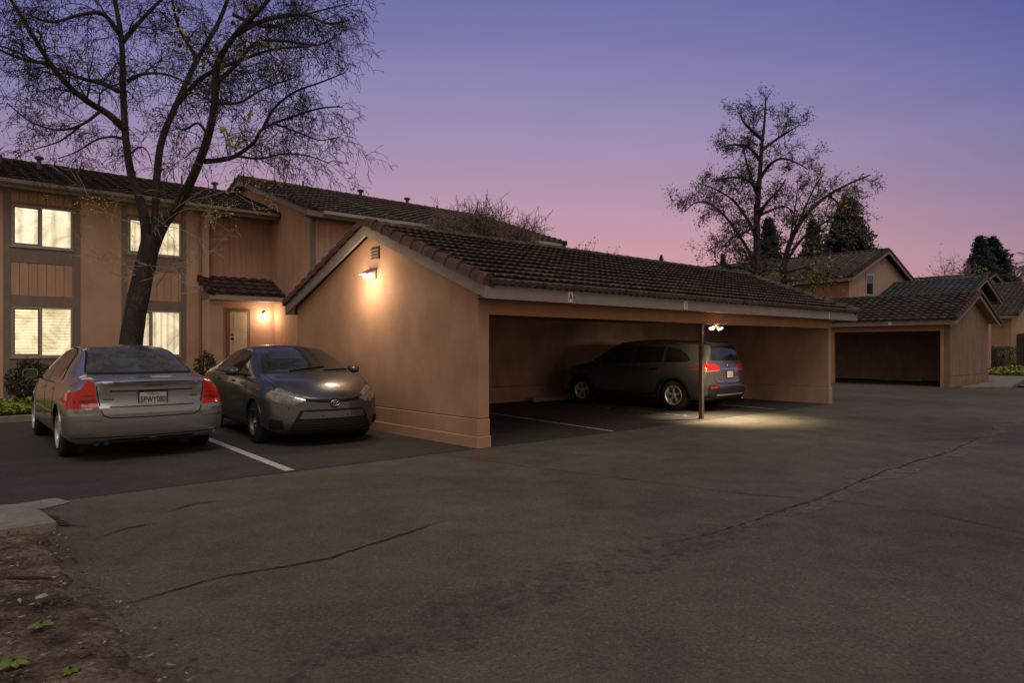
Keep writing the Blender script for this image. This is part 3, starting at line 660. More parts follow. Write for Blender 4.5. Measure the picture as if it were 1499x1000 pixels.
    b = MB(); b.lathe((1.89,vd,2.50), (0,-1,0), [(0,.06),(.02,.06),(.03,.04)], 16); b.tube([(1.89,vd-.02,2.52),(1.89,vd-.10,2.56),(1.89,vd-.12,2.50)], .015, 6); b.build('bracket', M['blackmetal'], L)
    b = MB(); b.lathe((1.89,vd-.12,2.34), (0,0,1), [(0,.03),(.03,.07),(.09,.08),(.14,.05),(.16,.02)], 16); b.build('globe', M['lens'], L, smooth=True)
    l = bpy.data.lights.new('lamp_glow', 'POINT'); l.energy = 13; l.color = (1, .70, .42); l.shadow_soft_size = .05
    o = bpy.data.objects.new('lamp_glow', l); C.objects.link(o); o.parent = L; o.location = (-.04, -.34, -.10)
house_left()
def house_mid():
    U3 = 2.2; v3 = 10.33; vr = 15.1; k = .338; ze = 5.05; Ue = 11.95; e0 = v3-.42
    R = thing('townhouse', 'taller peach townhouse wing with tall grooved gable end rising behind the long carport', 'house', U3, v3)
    zr = ze+.2+(vr-e0)*k; top = lambda v: ze+.12+k*(v-e0 if v < vr else 2*vr-v-e0)
    s = MB(); boards(s, (U3,v3,0), (0,1,0), 2*(vr-v3), lambda a: top(v3+a), lambda a: 0, (-1,0,0), bw=.19); s.build('gable_siding', M['siding'], R)
    b = MB(); b.box((U3+.012,v3+.012,0), (Ue-.3,2*vr-v3-.02,ze+.1)); b.prism([(U3+.012,v3+.012,ze+.1),(U3+.012,vr,top(vr)-.02),(U3+.012,2*vr-v3-.02,ze+.1)], (Ue-U3-.4,0,0)); b.build('wall', M['stucco'], R)
    s = MB(); boards(s, (U3,v3,0), (1,0,0), 2.35, lambda a: ze+.12, lambda a: 0, (0,-1,0), bw=.19)
    boards(s, (U3+2.35,v3+.30,0), (1,0,0), Ue-.3-U3-2.35, lambda a: ze+.12, lambda a: 0, (0,-1,0), bw=.19); s.build('front_siding', M['siding'], R)
    s = MB(); s.box((U3-.02,v3-.022,0), (U3+.10,v3+.10,ze+.15)); s.build('corner_trim', M['trim'], R); s = MB(); s.box((U3+5.0,v3+.27,3.0), (U3+5.1,v3+.30,ze+.1)); s.build('corner_trim', M['trim'], R)
    s = MB(); s.box((U3+2.35,v3+.0,0), (U3+2.45,v3+.3,ze+.1)); s.build('jog_wall', M['siding'], R)
    # fascias
    f = MB(); f.box((U3-.30,e0-.02,ze), (U3+2.5,e0+.03,ze+.17)); f.build('eave_fascia', M['trim'], R)
    f = MB(); f.box((U3+2.5,e0+.14,ze+.06), (Ue,e0+.19,ze+.22)); f.build('eave_fascia', M['trim'], R)
    f = MB(); f.box((U3-.28,e0+.02,ze+.03), (U3+2.5,v3,ze+.05)); f.box((U3+2.5,e0+.18,ze+.08), (Ue,v3+.3,ze+.10)); f.build('soffit', M['trim'], R)
    for a, b in ((U3-.34, ze), (Ue-.02, ze)):
        for sgn in (0, 1):
            va = e0-.02 if sgn == 0 else 2*vr-e0+.02
            f = MB(); f.prism([(a,va,ze),(a,vr,ze+(vr-e0+.02)*k),(a,vr,ze+(vr-e0+.02)*k+.18),(a,va,ze+.18)], (.045,0,0)); f.build('rake_board', M['trim'], R)
    t = MB(); sl = slope_vec(0, 1, k); D = (vr-e0+.06)/sl.y; u0 = U3-.30
    tiles(t, (u0,e0-.06,ze+.18), (1,0,0), 2.8, sl, D, pitch=.30, amp=.05, step=.04, res=6, seed=21)
    tiles(t, (u0+2.8,e0+.10,ze+.18+.16*k), (1,0,0), Ue-u0-2.8, sl, D-.17, pitch=.30, amp=.05, step=.04, res=6, seed=22)
    rf = t.build('roof', M['tile'], R)
    dk = MB(); dk.prism([(u0+.04,e0+.2,ze+.14),(u0+.04,vr,ze+.12+(vr-e0)*k),(u0+.04,2*vr-e0-.2,ze+.14),(u0+.04,2*vr-e0-.2,ze+.17),(u0+.04,vr,ze+.15+(vr-e0)*k),(u0+.04,e0+.2,ze+.17)], (Ue-u0-.08,0,0)); dk.build('roof_deck', M['trim'], R)
    t = MB(); sl = slope_vec(0, -1, k); tiles(t, (u0,2*vr-e0+.06,ze+.18), (1,0,0), Ue-u0, sl, D, pitch=.30, amp=.05, step=.04, res=2, seed=23); t.build('rear_slope', M['tile'], rf)
    r = MB(); zz = ze+.18+(vr-e0+.06)*k+.04; ridge_caps(r, (u0,vr,zz), (Ue,vr,zz), r=.12); r.build('ridge_cap', M['tile'], rf)
    r = MB()
    for vv in (e0, 2*vr-e0): rake_caps(r, (u0,vv,ze+.19), (u0,vr,ze+.19+(vr-e0)*k), (-1,0,0), hgt=.05); r.build('rake_tiles', M['tile_dark'], rf); r = MB(); rake_caps(r, (Ue,vv,ze+.19), (Ue,vr,ze+.19+(vr-e0)*k), (1,0,0), hgt=.05); r.build('rake_tiles', M['tile_dark'], rf); r = MB()
    for (u, vv, h, cap) in ((6.1,14.6,.36,True),(8.1,14.6,.36,True),(9.5,14.6,.34,False),(3.9,14.6,.40,False)):
        p = MB(); v_pipe(p, u, vv, ze+.18+(vv-e0)*k-.05, h, .06 if cap else .035, cap); p.build('roof_vent', M['pipe'], R)
    g = MB(); g.prism([(U3+.1,e0-.13,ze+.08),(U3+.1,e0-.02,ze+.04),(U3+.1,e0-.02,ze+.17),(U3+.1,e0-.13,ze+.17)], (2.42,0,0)); g.prism([(U3+2.55,e0+.03,ze+.13),(U3+2.55,e0+.13,ze+.09),(U3+2.55,e0+.13,ze+.22),(U3+2.55,e0+.03,ze+.22)], (Ue-U3-2.5,0,0)); g.build('gutter', M['vinyl'], R)
    d = MB(); d.tube([(U3+2.40,e0-.08,ze+.1),(U3+2.40,e0-.06,ze-.03),(U3+2.2,v3-.05,ze-.12),(U3+2.2,v3-.05,.2)], .04, 8)
    d.tube([(Ue-.05,e0+.06,ze+.12),(Ue-.08,e0+.1,ze-.02),(Ue-.33,v3+.22,ze-.25),(Ue-.33,v3+.22,.2)], .04, 8); d.build('downspout', M['vinyl'], R)
house_mid()
def house_right():
    u0 = 30.24; v0 = 7.13; ur = 34.7; k = .372; ze = 4.85; Lv = 16
    R = thing('townhouse', 'two storey peach townhouse in the distance with a narrow window in its plain gable end', 'house', u0, v0)
    ue = u0-.45; top = lambda u: ze+.1+k*((u-ue) if u < ur else 2*ur-u-ue)
    s = MB(); boards(s, (u0,v0,0), (1,0,0), 2*(ur-u0), lambda a: top(u0+a), lambda a: 0, (0,-1,0), bw=.3); s.build('gable_siding', M['siding_far'], R)
    b = MB(); b.box((u0+.01,v0+.012,0), (2*ur-u0,v0+Lv,ze+.1)); b.prism([(u0+.01,v0+.015,ze+.1),(ur,v0+.015,top(ur)-.03),(2*ur-u0,v0+.015,ze+.1)], (0,Lv-.05,0)); b.build('wall', M['stucco'], R)
    s = MB(); boards(s, (u0-.01,v0,0), (0,1,0), 2.15, lambda a: ze+.1, lambda a: 0, (-1,0,0), bw=.2); boards(s, (u0+1.0,v0+3.4,0), (0,1,0), Lv-3.4, lambda a: ze+.1, lambda a: 0, (-1,0,0), bw=.2); s.build('front_siding', M['header'], R)
    c = MB(); c.box((u0-.04,v0+2.15,0), (u0+.5,v0+2.5,ze+.05)); c.box((u0-.06,v0+2.9,0), (u0+.5,v0+3.3,ze+.02)); c.build('entry_pier', M['concrete'], R)
    c = MB(); c.box((u0+.4,v0+2.5,0), (u0+.5,v0+2.9,ze)); c.build('entry_recess', M['trim'], R)
    f = MB(); f.box((ue-.02,v0-.33,ze), (ue+.03,v0+Lv,ze+.18)); f.build('eave_fascia', M['trim'], R)
    for s_ in (0, 1):
        a = ue if s_ == 0 else 2*ur-ue
        f = MB(); f.prism([(a,v0-.37,ze),(ur,v0-.37,ze+(ur-ue)*k),(ur,v0-.37,ze+(ur-ue)*k+.18),(a,v0-.37,ze+.18)], (0,.045,0)); f.build('rake_board', M['trim'], R)
    t = MB(); sl = slope_vec(1, 0, k); D = (ur-ue+.06)/sl.x; tiles(t, (ue-.06,v0-.33,ze+.2), (0,1,0), Lv+.3, sl, D, pitch=.30, amp=.055, step=.02, res=6, seed=31)
    rf = t.build('roof', M['tile'], R)
    t = MB(); sl = slope_vec(-1, 0, k); tiles(t, (2*ur-ue+.06,v0-.33,ze+.2), (0,1,0), Lv+.3, sl, D, pitch=.30, amp=.055, step=.02, res=2, seed=32); t.build('rear_slope', M['tile'], rf)
    r = MB(); ridge_caps(r, (ur,v0-.33,ze+.24+(ur-ue)*k), (ur,v0+Lv,ze+.24+(ur-ue)*k), r=.12); rake_caps(r, (ue,v0-.33,ze+.2), (ur,v0-.33,ze+.2+(ur-ue)*k), (0,-1,0), hgt=.05); rake_caps(r, (2*ur-ue,v0-.33,ze+.2), (ur,v0-.33,ze+.2+(ur-ue)*k), (0,-1,0), hgt=.05); r.build('ridge_cap', M['tile_dark'], rf)
    f = MB(); f.box((32.35,v0-.04,4.25), (32.42,v0+.03,5.42)); f.box((33.30,v0-.04,4.25), (33.37,v0+.03,5.42)); f.box((32.42,v0-.039,4.25), (33.30,v0+.03,4.33)); f.box((32.42,v0-.039,5.35), (33.30,v0+.03,5.42)); wd = f.build('window', M['vinyl'], R)
    p = MB(); p.box((32.42,v0-.02,4.33), (33.30,v0-.01,5.35)); p.build('pane', simple('dark_glass', (.015,.02,.03), .05, spec=.8), wd)
    f = MB(); f.box((34.45,v0-.02,6.10), (34.85,v0+.02,6.45)); f.build('gable_vent', M['trim'], R)
house_right()
def plain_house(name, label, u0, u1, v0, v1, ze, zr, axis, tile, fascia='trim', rot=0, pitch=.3):
    """low background building: box walls and a tiled gable roof; ridge along axis"""
    R = thing(name, label, 'house', u0, v0)
    b = MB(); b.box((u0+.4,v0+.4,0), (u1-.4,v1-.4,ze+.02)); t = MB(); f = MB(); r = MB(); g = MB()
    if axis == 'u':
        m = (v0+v1)/2; k = (zr-ze)/(m-v0); sl = slope_vec(0, 1, k); D = (m-v0)/sl.y
        tiles(t, (u0,v0,ze+.1), (1,0,0), u1-u0, sl, D, pitch=pitch, amp=.05, step=.04, res=4, seed=41); tiles(t, (u0,v1,ze+.1), (1,0,0), u1-u0, slope_vec(0,-1,k), D, pitch=pitch, amp=.05, step=.04, res=3, seed=42)
        ridge_caps(r, (u0,m,zr+.12), (u1,m,zr+.12), r=.12)
        for uu, o in ((u0,-1),(u1,1)):
            for vv in (v0, v1): rake_caps(r, (uu,vv,ze+.1), (uu,m,zr+.1), (o,0,0), hgt=.05)
        f.box((u0,v0,ze-.08), (u1,v0+.05,ze+.09)); f.box((u0,v1-.05,ze-.08), (u1,v1,ze+.09))
        for uu in (u0-.03, u1-.02):
            for vv in (v0, v1): f.prism([(uu,vv,ze-.08),(uu,m,zr-.08),(uu,m,zr+.1),(uu,vv,ze+.1)], (.05,0,0))
        b.prism([(u0+.4,v0+.4,ze+.02),(u0+.4,m,zr-.15),(u0+.4,v1-.4,ze+.02)], (u1-u0-.8,0,0))
    else:
        m = (u0+u1)/2; k = (zr-ze)/(m-u0); sl = slope_vec(1, 0, k); D = (m-u0)/sl.x
        tiles(t, (u0,v0,ze+.1), (0,1,0), v1-v0, sl, D, pitch=pitch, amp=.05, step=.04, res=4, seed=43); tiles(t, (u1,v0,ze+.1), (0,1,0), v1-v0, slope_vec(-1,0,k), D, pitch=pitch, amp=.05, step=.04, res=3, seed=44)
        ridge_caps(r, (m,v0,zr+.12), (m,v1,zr+.12), r=.12)
        for vv, o in ((v0,-1),(v1,1)):
            for uu in (u0, u1): rake_caps(r, (uu,vv,ze+.1), (m,vv,zr+.1), (0,o,0), hgt=.05)
        f.box((u0,v0,ze-.08), (u0+.05,v1,ze+.09)); f.box((u1-.05,v0,ze-.08), (u1,v1,ze+.09))
        for vv in (v0-.03, v1-.02):
            for uu in (u0, u1): f.prism([(uu,vv,ze-.08),(m,vv,zr-.08),(m,vv,zr+.1),(uu,vv,ze+.1)], (0,.05,0))
        b.prism([(u0+.4,v0+.4,ze+.02),(m,v0+.4,zr-.15),(u1-.4,v0+.4,ze+.02)], (0,v1-v0-.8,0))
    b.build('wall', M['stucco'], R); rf = t.build('roof', M[tile], R); r.build('ridge_cap', M[tile], rf); f.build('fascia', M[fascia], R)
    return R
# ---------------------------------------------------------------- cars
def pchip(xs, ys, x):
    n = len(xs); x = min(max(x, xs[0]), xs[-1]); i = 0
    while i < n-2 and x > xs[i+1]: i += 1
    d = [(ys[j+1]-ys[j])/(xs[j+1]-xs[j]) for j in range(n-1)]
    def m(j):
        if j == 0: return d[0]
        if j == n-1: return d[-1]
        if d[j-1]*d[j] <= 0: return 0
        return 2*d[j-1]*d[j]/(d[j-1]+d[j])
    h = xs[i+1]-xs[i]; t = (x-xs[i])/h
    return (2*t**3-3*t*t+1)*ys[i]+(t**3-2*t*t+t)*h*m(i)+(-2*t**3+3*t*t)*ys[i+1]+(t**3-t*t)*h*m(i+1)
def bspline(P, n):
    """smooth open curve close to the control polygon, ends clamped"""
    P = [P[0], P[0]]+list(P)+[P[-1], P[-1]]; P = [Vector(p) for p in P]; out = []
    seg = len(P)-3
    for i in range(n):
        s = seg*i/(n-1); k = min(int(s), seg-1); t = s-k
        a, b, c, d = P[k:k+4]
        out.append(a*((1-t)**3/6)+b*((3*t**3-6*t*t+4)/6)+c*((-3*t**3+3*t*t+3*t+1)/6)+d*(t**3/6))
    return out
def car_paint(name, col, dusty, rough=.35, coat=.9):
    m, nt, b = mat_base(name, rough, .5); N = nt.nodes; L = nt.links
    b.inputs['Metallic'].default_value = .55; b.inputs['Coat Weight'].default_value = coat; b.inputs['Coat Roughness'].default_value = .07
    tc = N.new('ShaderNodeTexCoord'); n = N.new('ShaderNodeTexNoise'); n.inputs['Scale'].default_value = 3.5; n.inputs['Detail'].default_value = 9; n.inputs['Roughness'].default_value = .72
    L.new(tc.outputs['Object'], n.inputs['Vector'])
    mr = N.new('ShaderNodeMapRange'); mr.inputs[1].default_value = .42; mr.inputs[2].default_value = .75; mr.inputs[3].default_value = .06*dusty; mr.inputs[4].default_value = .5*dusty; L.new(n.outputs[0], mr.inputs[0])
    mx = N.new('ShaderNodeMix'); mx.data_type = 'RGBA'; mx.inputs[6].default_value = tuple(col)+(1,); mx.inputs[7].default_value = (.22,.19,.16,1); L.new(mr.outputs[0], mx.inputs[0]); L.new(mx.outputs[2], b.inputs['Base Color'])
    m2 = N.new('ShaderNodeMapRange'); m2.inputs[1].default_value = .35; m2.inputs[2].default_value = .75; m2.inputs[3].default_value = .06; m2.inputs[4].default_value = .04+.22*dusty; L.new(n.outputs[0], m2.inputs[0]); L.new(m2.outputs[0], b.inputs['Coat Roughness'])
    return m
M['rubber'] = noisy('tyre_rubber', [(.3,(.012,.011,.011)),(.7,(.030,.027,.025))], 6, bump=.2)
M['plastic'] = noisy('black_trim_plastic', [(.3,(.012,.012,.013)),(.7,(.022,.021,.021))], 9, bump=.1, rough=.55)
M['gap'] = simple('shut_line', (.006,.006,.007), .8)
M['chrome'] = simple('chrome', (.55,.55,.56), .16, 1)
M['alloy'] = simple('alloy_wheel', (.62,.60,.58), .38, .6)
M['steel'] = simple('steel_wheel', (.13,.12,.11), .42, .6)
M['well'] = simple('wheel_well', (.008,.008,.008), .95)
M['red_lens'] = simple('red_lamp_lens', (.40,.008,.005), .18, spec=.35, coat=.25, emit=(.5,.015,.008), es=.08)
M['red_dark'] = simple('red_lamp_inner', (.16,.006,.006), .25, coat=.2)
M['clear_lens'] = noisy('clear_lamp_lens', [(.3,(.07,.065,.06)),(.7,(.32,.30,.28))], 9, bump=.25, bscale=30, bdist=.01, rough=.10, spec=.8)
M['amber'] = simple('amber_lens', (.45,.20,.08), .2, coat=.6)
M['plate'] = noisy('plate_white', [(.3,(.45,.44,.42)),(.7,(.56,.55,.53))], 6, bump=0, rough=.5)
M['ink'] = simple('plate_ink', (.015,.02,.05), .6)
M['navy'] = simple('plate_blue', (.02,.03,.10), .6)
def glass_mat(name, col, dust, rough=.04):
    m, nt, b = mat_base(name, rough, .65); N = nt.nodes; L = nt.links
    tc = N.new('ShaderNodeTexCoord'); n = N.new('ShaderNodeTexNoise'); n.inputs['Scale'].default_value = 4; n.inputs['Detail'].default_value = 8; n.inputs['Roughness'].default_value = .7; L.new(tc.outputs['Object'], n.inputs['Vector'])
    mr = N.new('ShaderNodeMapRange'); mr.inputs[1].default_value = .35; mr.inputs[2].default_value = .75; mr.inputs[3].default_value = 0; mr.inputs[4].default_value = dust; L.new(n.outputs[0], mr.inputs[0])
    mx = N.new('ShaderNodeMix'); mx.data_type = 'RGBA'; mx.inputs[6].default_value = tuple(col)+(1,); mx.inputs[7].default_value = (.16,.15,.12,1); L.new(mr.outputs[0], mx.inputs[0]); L.new(mx.outputs[2], b.inputs['Base Color'])
    m2 = N.new('ShaderNodeMapRange'); m2.inputs[1].default_value = .35; m2.inputs[2].default_value = .8; m2.inputs[3].default_value = rough; m2.inputs[4].default_value = rough+dust*.8; L.new(n.outputs[0], m2.inputs[0]); L.new(m2.outputs[0], b.inputs['Roughness'])
    return m
M['glass'] = glass_mat('car_glass', (.014,.016,.015), .14, .02)
M['glass_dusty'] = glass_mat('car_glass_dusty', (.030,.032,.026), .75, .08)
M['glass_tint'] = glass_mat('car_glass_tinted', (.006,.006,.007), .12)

class Car:
    def __init__(s, name, label, cat, X, Y, head, scale, st, rear, front, kr, kf, fall=(.75,.9), group=None):
        """st: rows of (x, zb, ys, ym, zm, yb, zbelt, yr, zr, zc)"""
        s.root = thing(name, label, cat, world=Vector((X, Y, 0)), rot=head); s.root['org'] = (0., 0., 0.); s.root.scale = (scale,)*3
        s.st = st; s.rear = rear; s.front = front; s.kr = kr; s.kf = kf; s.fall = fall
        s.x0, s.x1 = st[0][0], st[-1][0]
    def ring(s, x, n=46):
        xs = [r[0] for r in s.st]; g = [pchip(xs, [r[i] for r in s.st], x) for i in range(1, 10)]
        zb, ys, ym, zm, yb, zl, yr, zr, zc = g
        P = [(0,zb),(ys*.6,zb),(ys*.93,zb+.002),(ys,zb+.03),(ym-.012,zb+.10),(ym-.004,(zb+zm)/2),(ym,zm-.06),(ym,zm),(ym-.002,zm+.07),((ym+yb)/2+.012,(zm+zl)/2+.02),(yb+.006,zl-.035),(yb,zl-.005),(yb-.022,zl+.010),
             (yb-.022+(yr-yb)*.12,zl+.010+(zr-zl)*.16),((yb+yr)/2+.015,(zl+zr)/2),(yr+(yb-yr)*.12,zr-(zr-zl)*.14),(yr,zr-.012),(yr-.03,zr+.006),(yr*.82,zr+(zc-zr)*.45),(yr*.45,zr+(zc-zr)*.88),(0,zc)]
        return bspline(P, n)
    def warp(s, x, y, z):
        fr, ff = s.fall
        def lut(t, z):
            return pchip([a for a, b in t], [b for a, b in t], z)
        wr = max(0, 1-(x-s.x0)/fr)**2; wf = max(0, 1-(s.x1-x)/ff)**2
        if wr: x = x+wr*(lut(s.rear, z)+s.kr*abs(y)**2.6)
        if wf: x = x-wf*(lut(s.front, z)+s.kf*abs(y)**2.6)
        return x
    def body(s, mat, wheels, rarch, nx=110, nr=46, arch_off=.0, well_in=.42):
        x0, x1 = s.x0, s.x1; xs = []
        for i in range(nx+1):
            t = i/nx; xs.append(x0+(x1-x0)*(t-.045*math.sin(2*math.pi*t)*.9))
        xs = sorted(set(xs+[x0+.01, x0+.03, x0+.06, x1-.01, x1-.03, x1-.06]))
        V = []; Fc = []; rings = []
        for x in xs:
            e = min(x-x0, x1-x); c = 1
            R = .16                                  # plan corner radius
            dy = 0
            if e < R: dy = R-math.sqrt(max(0, R*R-(R-e)**2))
            pts = s.ring(x, nr); full = []
            for p in pts:
                y, z = p; yy = max(0, y-dy*(.75)*(min(1, y/.5)))
                zz = z
                if e < .06: q = .5*(.06-math.sqrt(max(0, .06**2-(.06-e)**2))); zz = z-q if z > .6 else z+q*.5
                full.append((yy, zz))
            rings.append(full)
        m = nr
        for x, full in zip(xs, rings):
            for y, z in full: V.append((s.warp(x, y, z), y, z))
            for y, z in full[-2:0:-1]: V.append((s.warp(x, -y, z), -y, z))
        w = 2*m-2
        for i in range(len(xs)-1):
            for j in range(w):
                a = i*w+j; b = i*w+(j+1) % w; Fc.append((a, b, b+w, a+w))
        for end in (0, len(xs)-1):                   # end caps as rows across the car
            x = xs[end]; full = rings[end]; base = end*w; K = 12; rows = [[base]*(K+1)]
            for j in range(1, m-1):
                y, z = full[j]; row = [base+j]
                for k in range(1, K): yy = y*(1-2*k/K); V.append((s.warp(x, yy, z), yy, z)); row.append(len(V)-1)
                row.append(base+w-j); rows.append(row)
            rows.append([base+m-1]*(K+1))
            for r0, r1 in zip(rows, rows[1:]):
                for k in range(K):
                    f = []
                    for q in (r0[k], r0[k+1], r1[k+1], r1[k]):
                        if q not in f: f.append(q)
                    if len(f) > 2: Fc.append(tuple(f) if end == 0 else tuple(f[::-1]))
        me = bpy.data.meshes.new('body'); me.from_pydata(V, [], Fc); me.update()
        bm = bmesh.new(); bm.from_mesh(me); bmesh.ops.remove_doubles(bm, verts=bm.verts, dist=.0004); bmesh.ops.recalc_face_normals(bm, faces=bm.faces); bm.to_mesh(me)
        s.bvh = BVHTree.FromBMesh(bm); bm.free()
        me.polygons.foreach_set('use_smooth', [True]*len(me.polygons)); me.materials.append(mat)
        o = bpy.data.objects.new('body', me); C.objects.link(o)
        cutters = []
        for (wx, rr) in wheels:
            for sg in (1, -1):
                c = MB(); c.lathe((wx, sg*well_in, rr), (0, sg, 0), [(0, rarch),(.9, rarch)], 40)
                me2 = bpy.data.meshes.new('cut'); me2.from_pydata(c.v, [], c.f)
                b2 = bmesh.new(); b2.from_mesh(me2); bmesh.ops.recalc_face_normals(b2, faces=b2.faces); b2.to_mesh(me2); b2.free()
                me2.materials.append(M['well']); co = bpy.data.objects.new('cut', me2); C.objects.link(co); cutters.append(co)
                md = o.modifiers.new('b', 'BOOLEAN'); md.operation = 'DIFFERENCE'; md.solver = 'EXACT'; md.object = co; md.material_mode = 'TRANSFER'
        dg = bpy.context.evaluated_depsgraph_get(); new = bpy.data.meshes.new_from_object(o.evaluated_get(dg))
        o.modifiers.clear(); o.data = new; new.name = 'body'
        new.shade_smooth() if hasattr(new, 'shade_smooth') else None
        try: new.set_sharp_from_angle(angle=math.radians(38))
        except Exception: pass
        for c in cutters: bpy.data.objects.remove(c)
        o.parent = s.root; s.bodyo = o; return o
    def hit(s, axis, a, b):
        """axis 'r' rear (y,z), 'f' front (y,z), 'l'/'R' sides (x,z), 't' top (x,y)"""
        if axis == 'r': o, d = Vector((-5, a, b)), Vector((1, 0, 0))
        elif axis == 'f': o, d = Vector((5, a, b)), Vector((-1, 0, 0))
        elif axis == 'l': o, d = Vector((a, 5, b)), Vector((0, -1, 0))
        elif axis == 'R': o, d = Vector((a, -5, b)), Vector((0, 1, 0))
        else: o, d = Vector((a, b, 5)), Vector((0, 0, -1))
        h = s.bvh.ray_cast(o, d); return (h[0], h[1]) if h[0] is not None else (None, None)
    def panel(s, name, poly, axis, mat, off=.005, depth=.012, grid=.045, parent=None, bevel=0, mirror=False, label=None):
        obs = []
        for sg in ((1, -1) if mirror else (1,)):
            ax = axis; pl = [tuple(p) for p in poly]
            if mirror and sg == -1:
                if axis == 'l': ax = 'R'
                elif axis in 'rf': pl = [(-a, b) for a, b in pl]
                elif axis == 't': pl = [(a, -b) for a, b in pl]
            bm = bmesh.new(); vs = [bm.verts.new((a, b, 0)) for a, b in pl]; bm.faces.new(vs)
            for k in (0, 1):
                lo = min(p[k] for p in pl); hi = max(p[k] for p in pl); n = int((hi-lo)/grid)+1
                for i in range(1, n):
                    c = lo+(hi-lo)*i/n; co = [0, 0, 0]; no = [0, 0, 0]; co[k] = c; no[k] = 1
                    bmesh.ops.bisect_plane(bm, geom=list(bm.verts)+list(bm.edges)+list(bm.faces), plane_co=co, plane_no=no, dist=1e-5)
            ok = True
            bmesh.ops.recalc_face_normals(bm, faces=bm.faces)
            bad = []
            for v in bm.verts:
                p, n = s.hit(ax, v.co.x, v.co.y)
                if p is None: bad.append(v); continue
                v.co = p+n*off
            bmesh.ops.delete(bm, geom=bad, context='VERTS')
            if not bm.faces: bm.free(); continue
            out = {'r': Vector((-1,0,0)), 'f': Vector((1,0,0)), 'l': Vector((0,1,0)), 'R': Vector((0,-1,0)), 't': Vector((0,0,1))}[ax]
            bmesh.ops.recalc_face_normals(bm, faces=bm.faces); bm.normal_update()
            if sum((f.normal.dot(out) for f in bm.faces)) < 0: bmesh.ops.reverse_faces(bm, faces=bm.faces)
            be = [e for e in bm.edges if e.is_boundary]
            r = bmesh.ops.extrude_edge_only(bm, edges=be)
            for v in r['geom']:
                if isinstance(v, bmesh.types.BMVert): v.co -= out*depth
            me = bpy.data.meshes.new(name); bm.to_mesh(me); bm.free()
            me.polygons.foreach_set('use_smooth', [True]*len(me.polygons))
            try: me.set_sharp_from_angle(angle=math.radians(40))
            except Exception: pass
            me.materials.append(mat); o = bpy.data.objects.new(name, me); C.objects.link(o); o.parent = parent or s.root
            if label: o['label'] = label
            obs.append(o)
        return obs[0] if len(obs) == 1 else obs
    def strip(s, name, pts, axis, w, mat, off=.003, parent=None, depth=.004, mirror=False):
        """narrow band along points on the body"""
        P = [Vector((p[0], p[1], 0)) for p in pts]; D = []
        for i in range(len(P)-1):
            n = max(1, int((P[i+1]-P[i]).length/.05))
            D += [P[i].lerp(P[i+1], k/n) for k in range(n)]
        D.append(P[-1]); obs = []
        for sg in ((1, -1) if mirror else (1,)):
            ax = axis; mb = MB(); pairs = []
            for i, p in enumerate(D):
                t = (D[min(i+1, len(D)-1)]-D[max(i-1, 0)]).normalized(); n2 = Vector((-t.y, t.x, 0)); q = []
                for e in (-.5, .5):
                    a, b = (p+n2*w*e).xy
                    if sg == -1:
                        if axis == 'l': ax = 'R'
                        elif axis == 't': b = -b
                        else: a = -a
                    hp, hn = s.hit(ax, a, b)
                    if hp is None: q = None; break
                    q += [hp+hn*off, hp-hn*depth]
                if q: pairs.append(q)
            for i, q in enumerate(pairs):
                mb.v += [tuple(x) for x in (q[1], q[0], q[2], q[3])]
                if i:
                    k = 4*i
                    for j in range(3): mb.f.append((k-4+j, k-3+j, k+1+j, k+j))
            if len(pairs) < 2: continue
            o = mb.build(name, mat, parent or s.root)
            bm = bmesh.new(); bm.from_mesh(o.data); bmesh.ops.recalc_face_normals(bm, faces=bm.faces); bm.to_mesh(o.data); bm.free(); obs.append(o)
        return obs
    def wheel(s, x, y, r, w, rr, style):
        sg = 1 if y > 0 else -1; yo = y; yi = y-sg*w
        t = MB(); pr = [(0, rr-.005),(.004, rr+.01),(.010, rr+.035),(.006, (rr+r)/2+.01),(.012, r-.022),(.030, r-.006),(.055, r),(w/2-.01, r+.001),(w/2, r-.006),(w/2+.01, r+.001),(w-.055, r),(w-.03, r-.006),(w-.012, r-.022),(w, (rr+r)/2),(w, rr)]
        t.lathe((x,yo,r), (0,-sg,0), pr, 40, closed=False)
        W_ = t.build('wheel', M['rubber'], s.root, smooth=True)
        for k in (-.35,-.12,.12,.35):                # tread grooves
            g = MB(); g.lathe((x,yo-sg*(w/2+k*w*.6),r), (0,-sg,0), [(-.004, r+.002),(.004, r+.002)], 40, closed=False); g.build('tread_groove', M['gap'], W_)
        mt = M['steel'] if style == 'steel' else M['alloy']
        rim = MB(); rim.lathe((x,yo,r), (0,-sg,0), [(-.002, rr+.004),(-.006, rr-.002),(.0, rr-.014),(.012, rr-.022),(.05, rr-.03),(.11, rr-.045),(.12, rr-.05)], 36, closed=False)
        if style == 'steel':
            rim.lathe((x,yo,r), (0,-sg,0), [(.055, rr-.03),(.045, rr-.05),(.050, rr*.62),(.035, rr*.52),(.030, rr*.30),(.05, rr*.27),(.05, .005)], 36, closed=False)
            rm = rim.build('rim', mt, W_, smooth=True)
            h = MB()
            for k in range(12):
                a = 2*math.pi*k/12; cx, cz = x+math.cos(a)*rr*.72, r+math.sin(a)*rr*.72
                h.lathe((cx, yo-sg*.044, cz), (0,-sg,0), [(0,.016),(.006,.016)], 10)
            h.build('rim_hole', M['gap'], W_)
            h = MB(); h.lathe((x,yo-sg*.012,r), (0,-sg,0), [(0,.028),(.04,.032)], 16)
            for k in range(5): a = 2*math.pi*k/5; h.lathe((x+math.cos(a)*.055, yo-sg*.022, r+math.sin(a)*.055), (0,-sg,0), [(0,.010),(.02,.010)], 6)
            h.build('hub', M['alloy'], W_)
        else:
            n = style; 
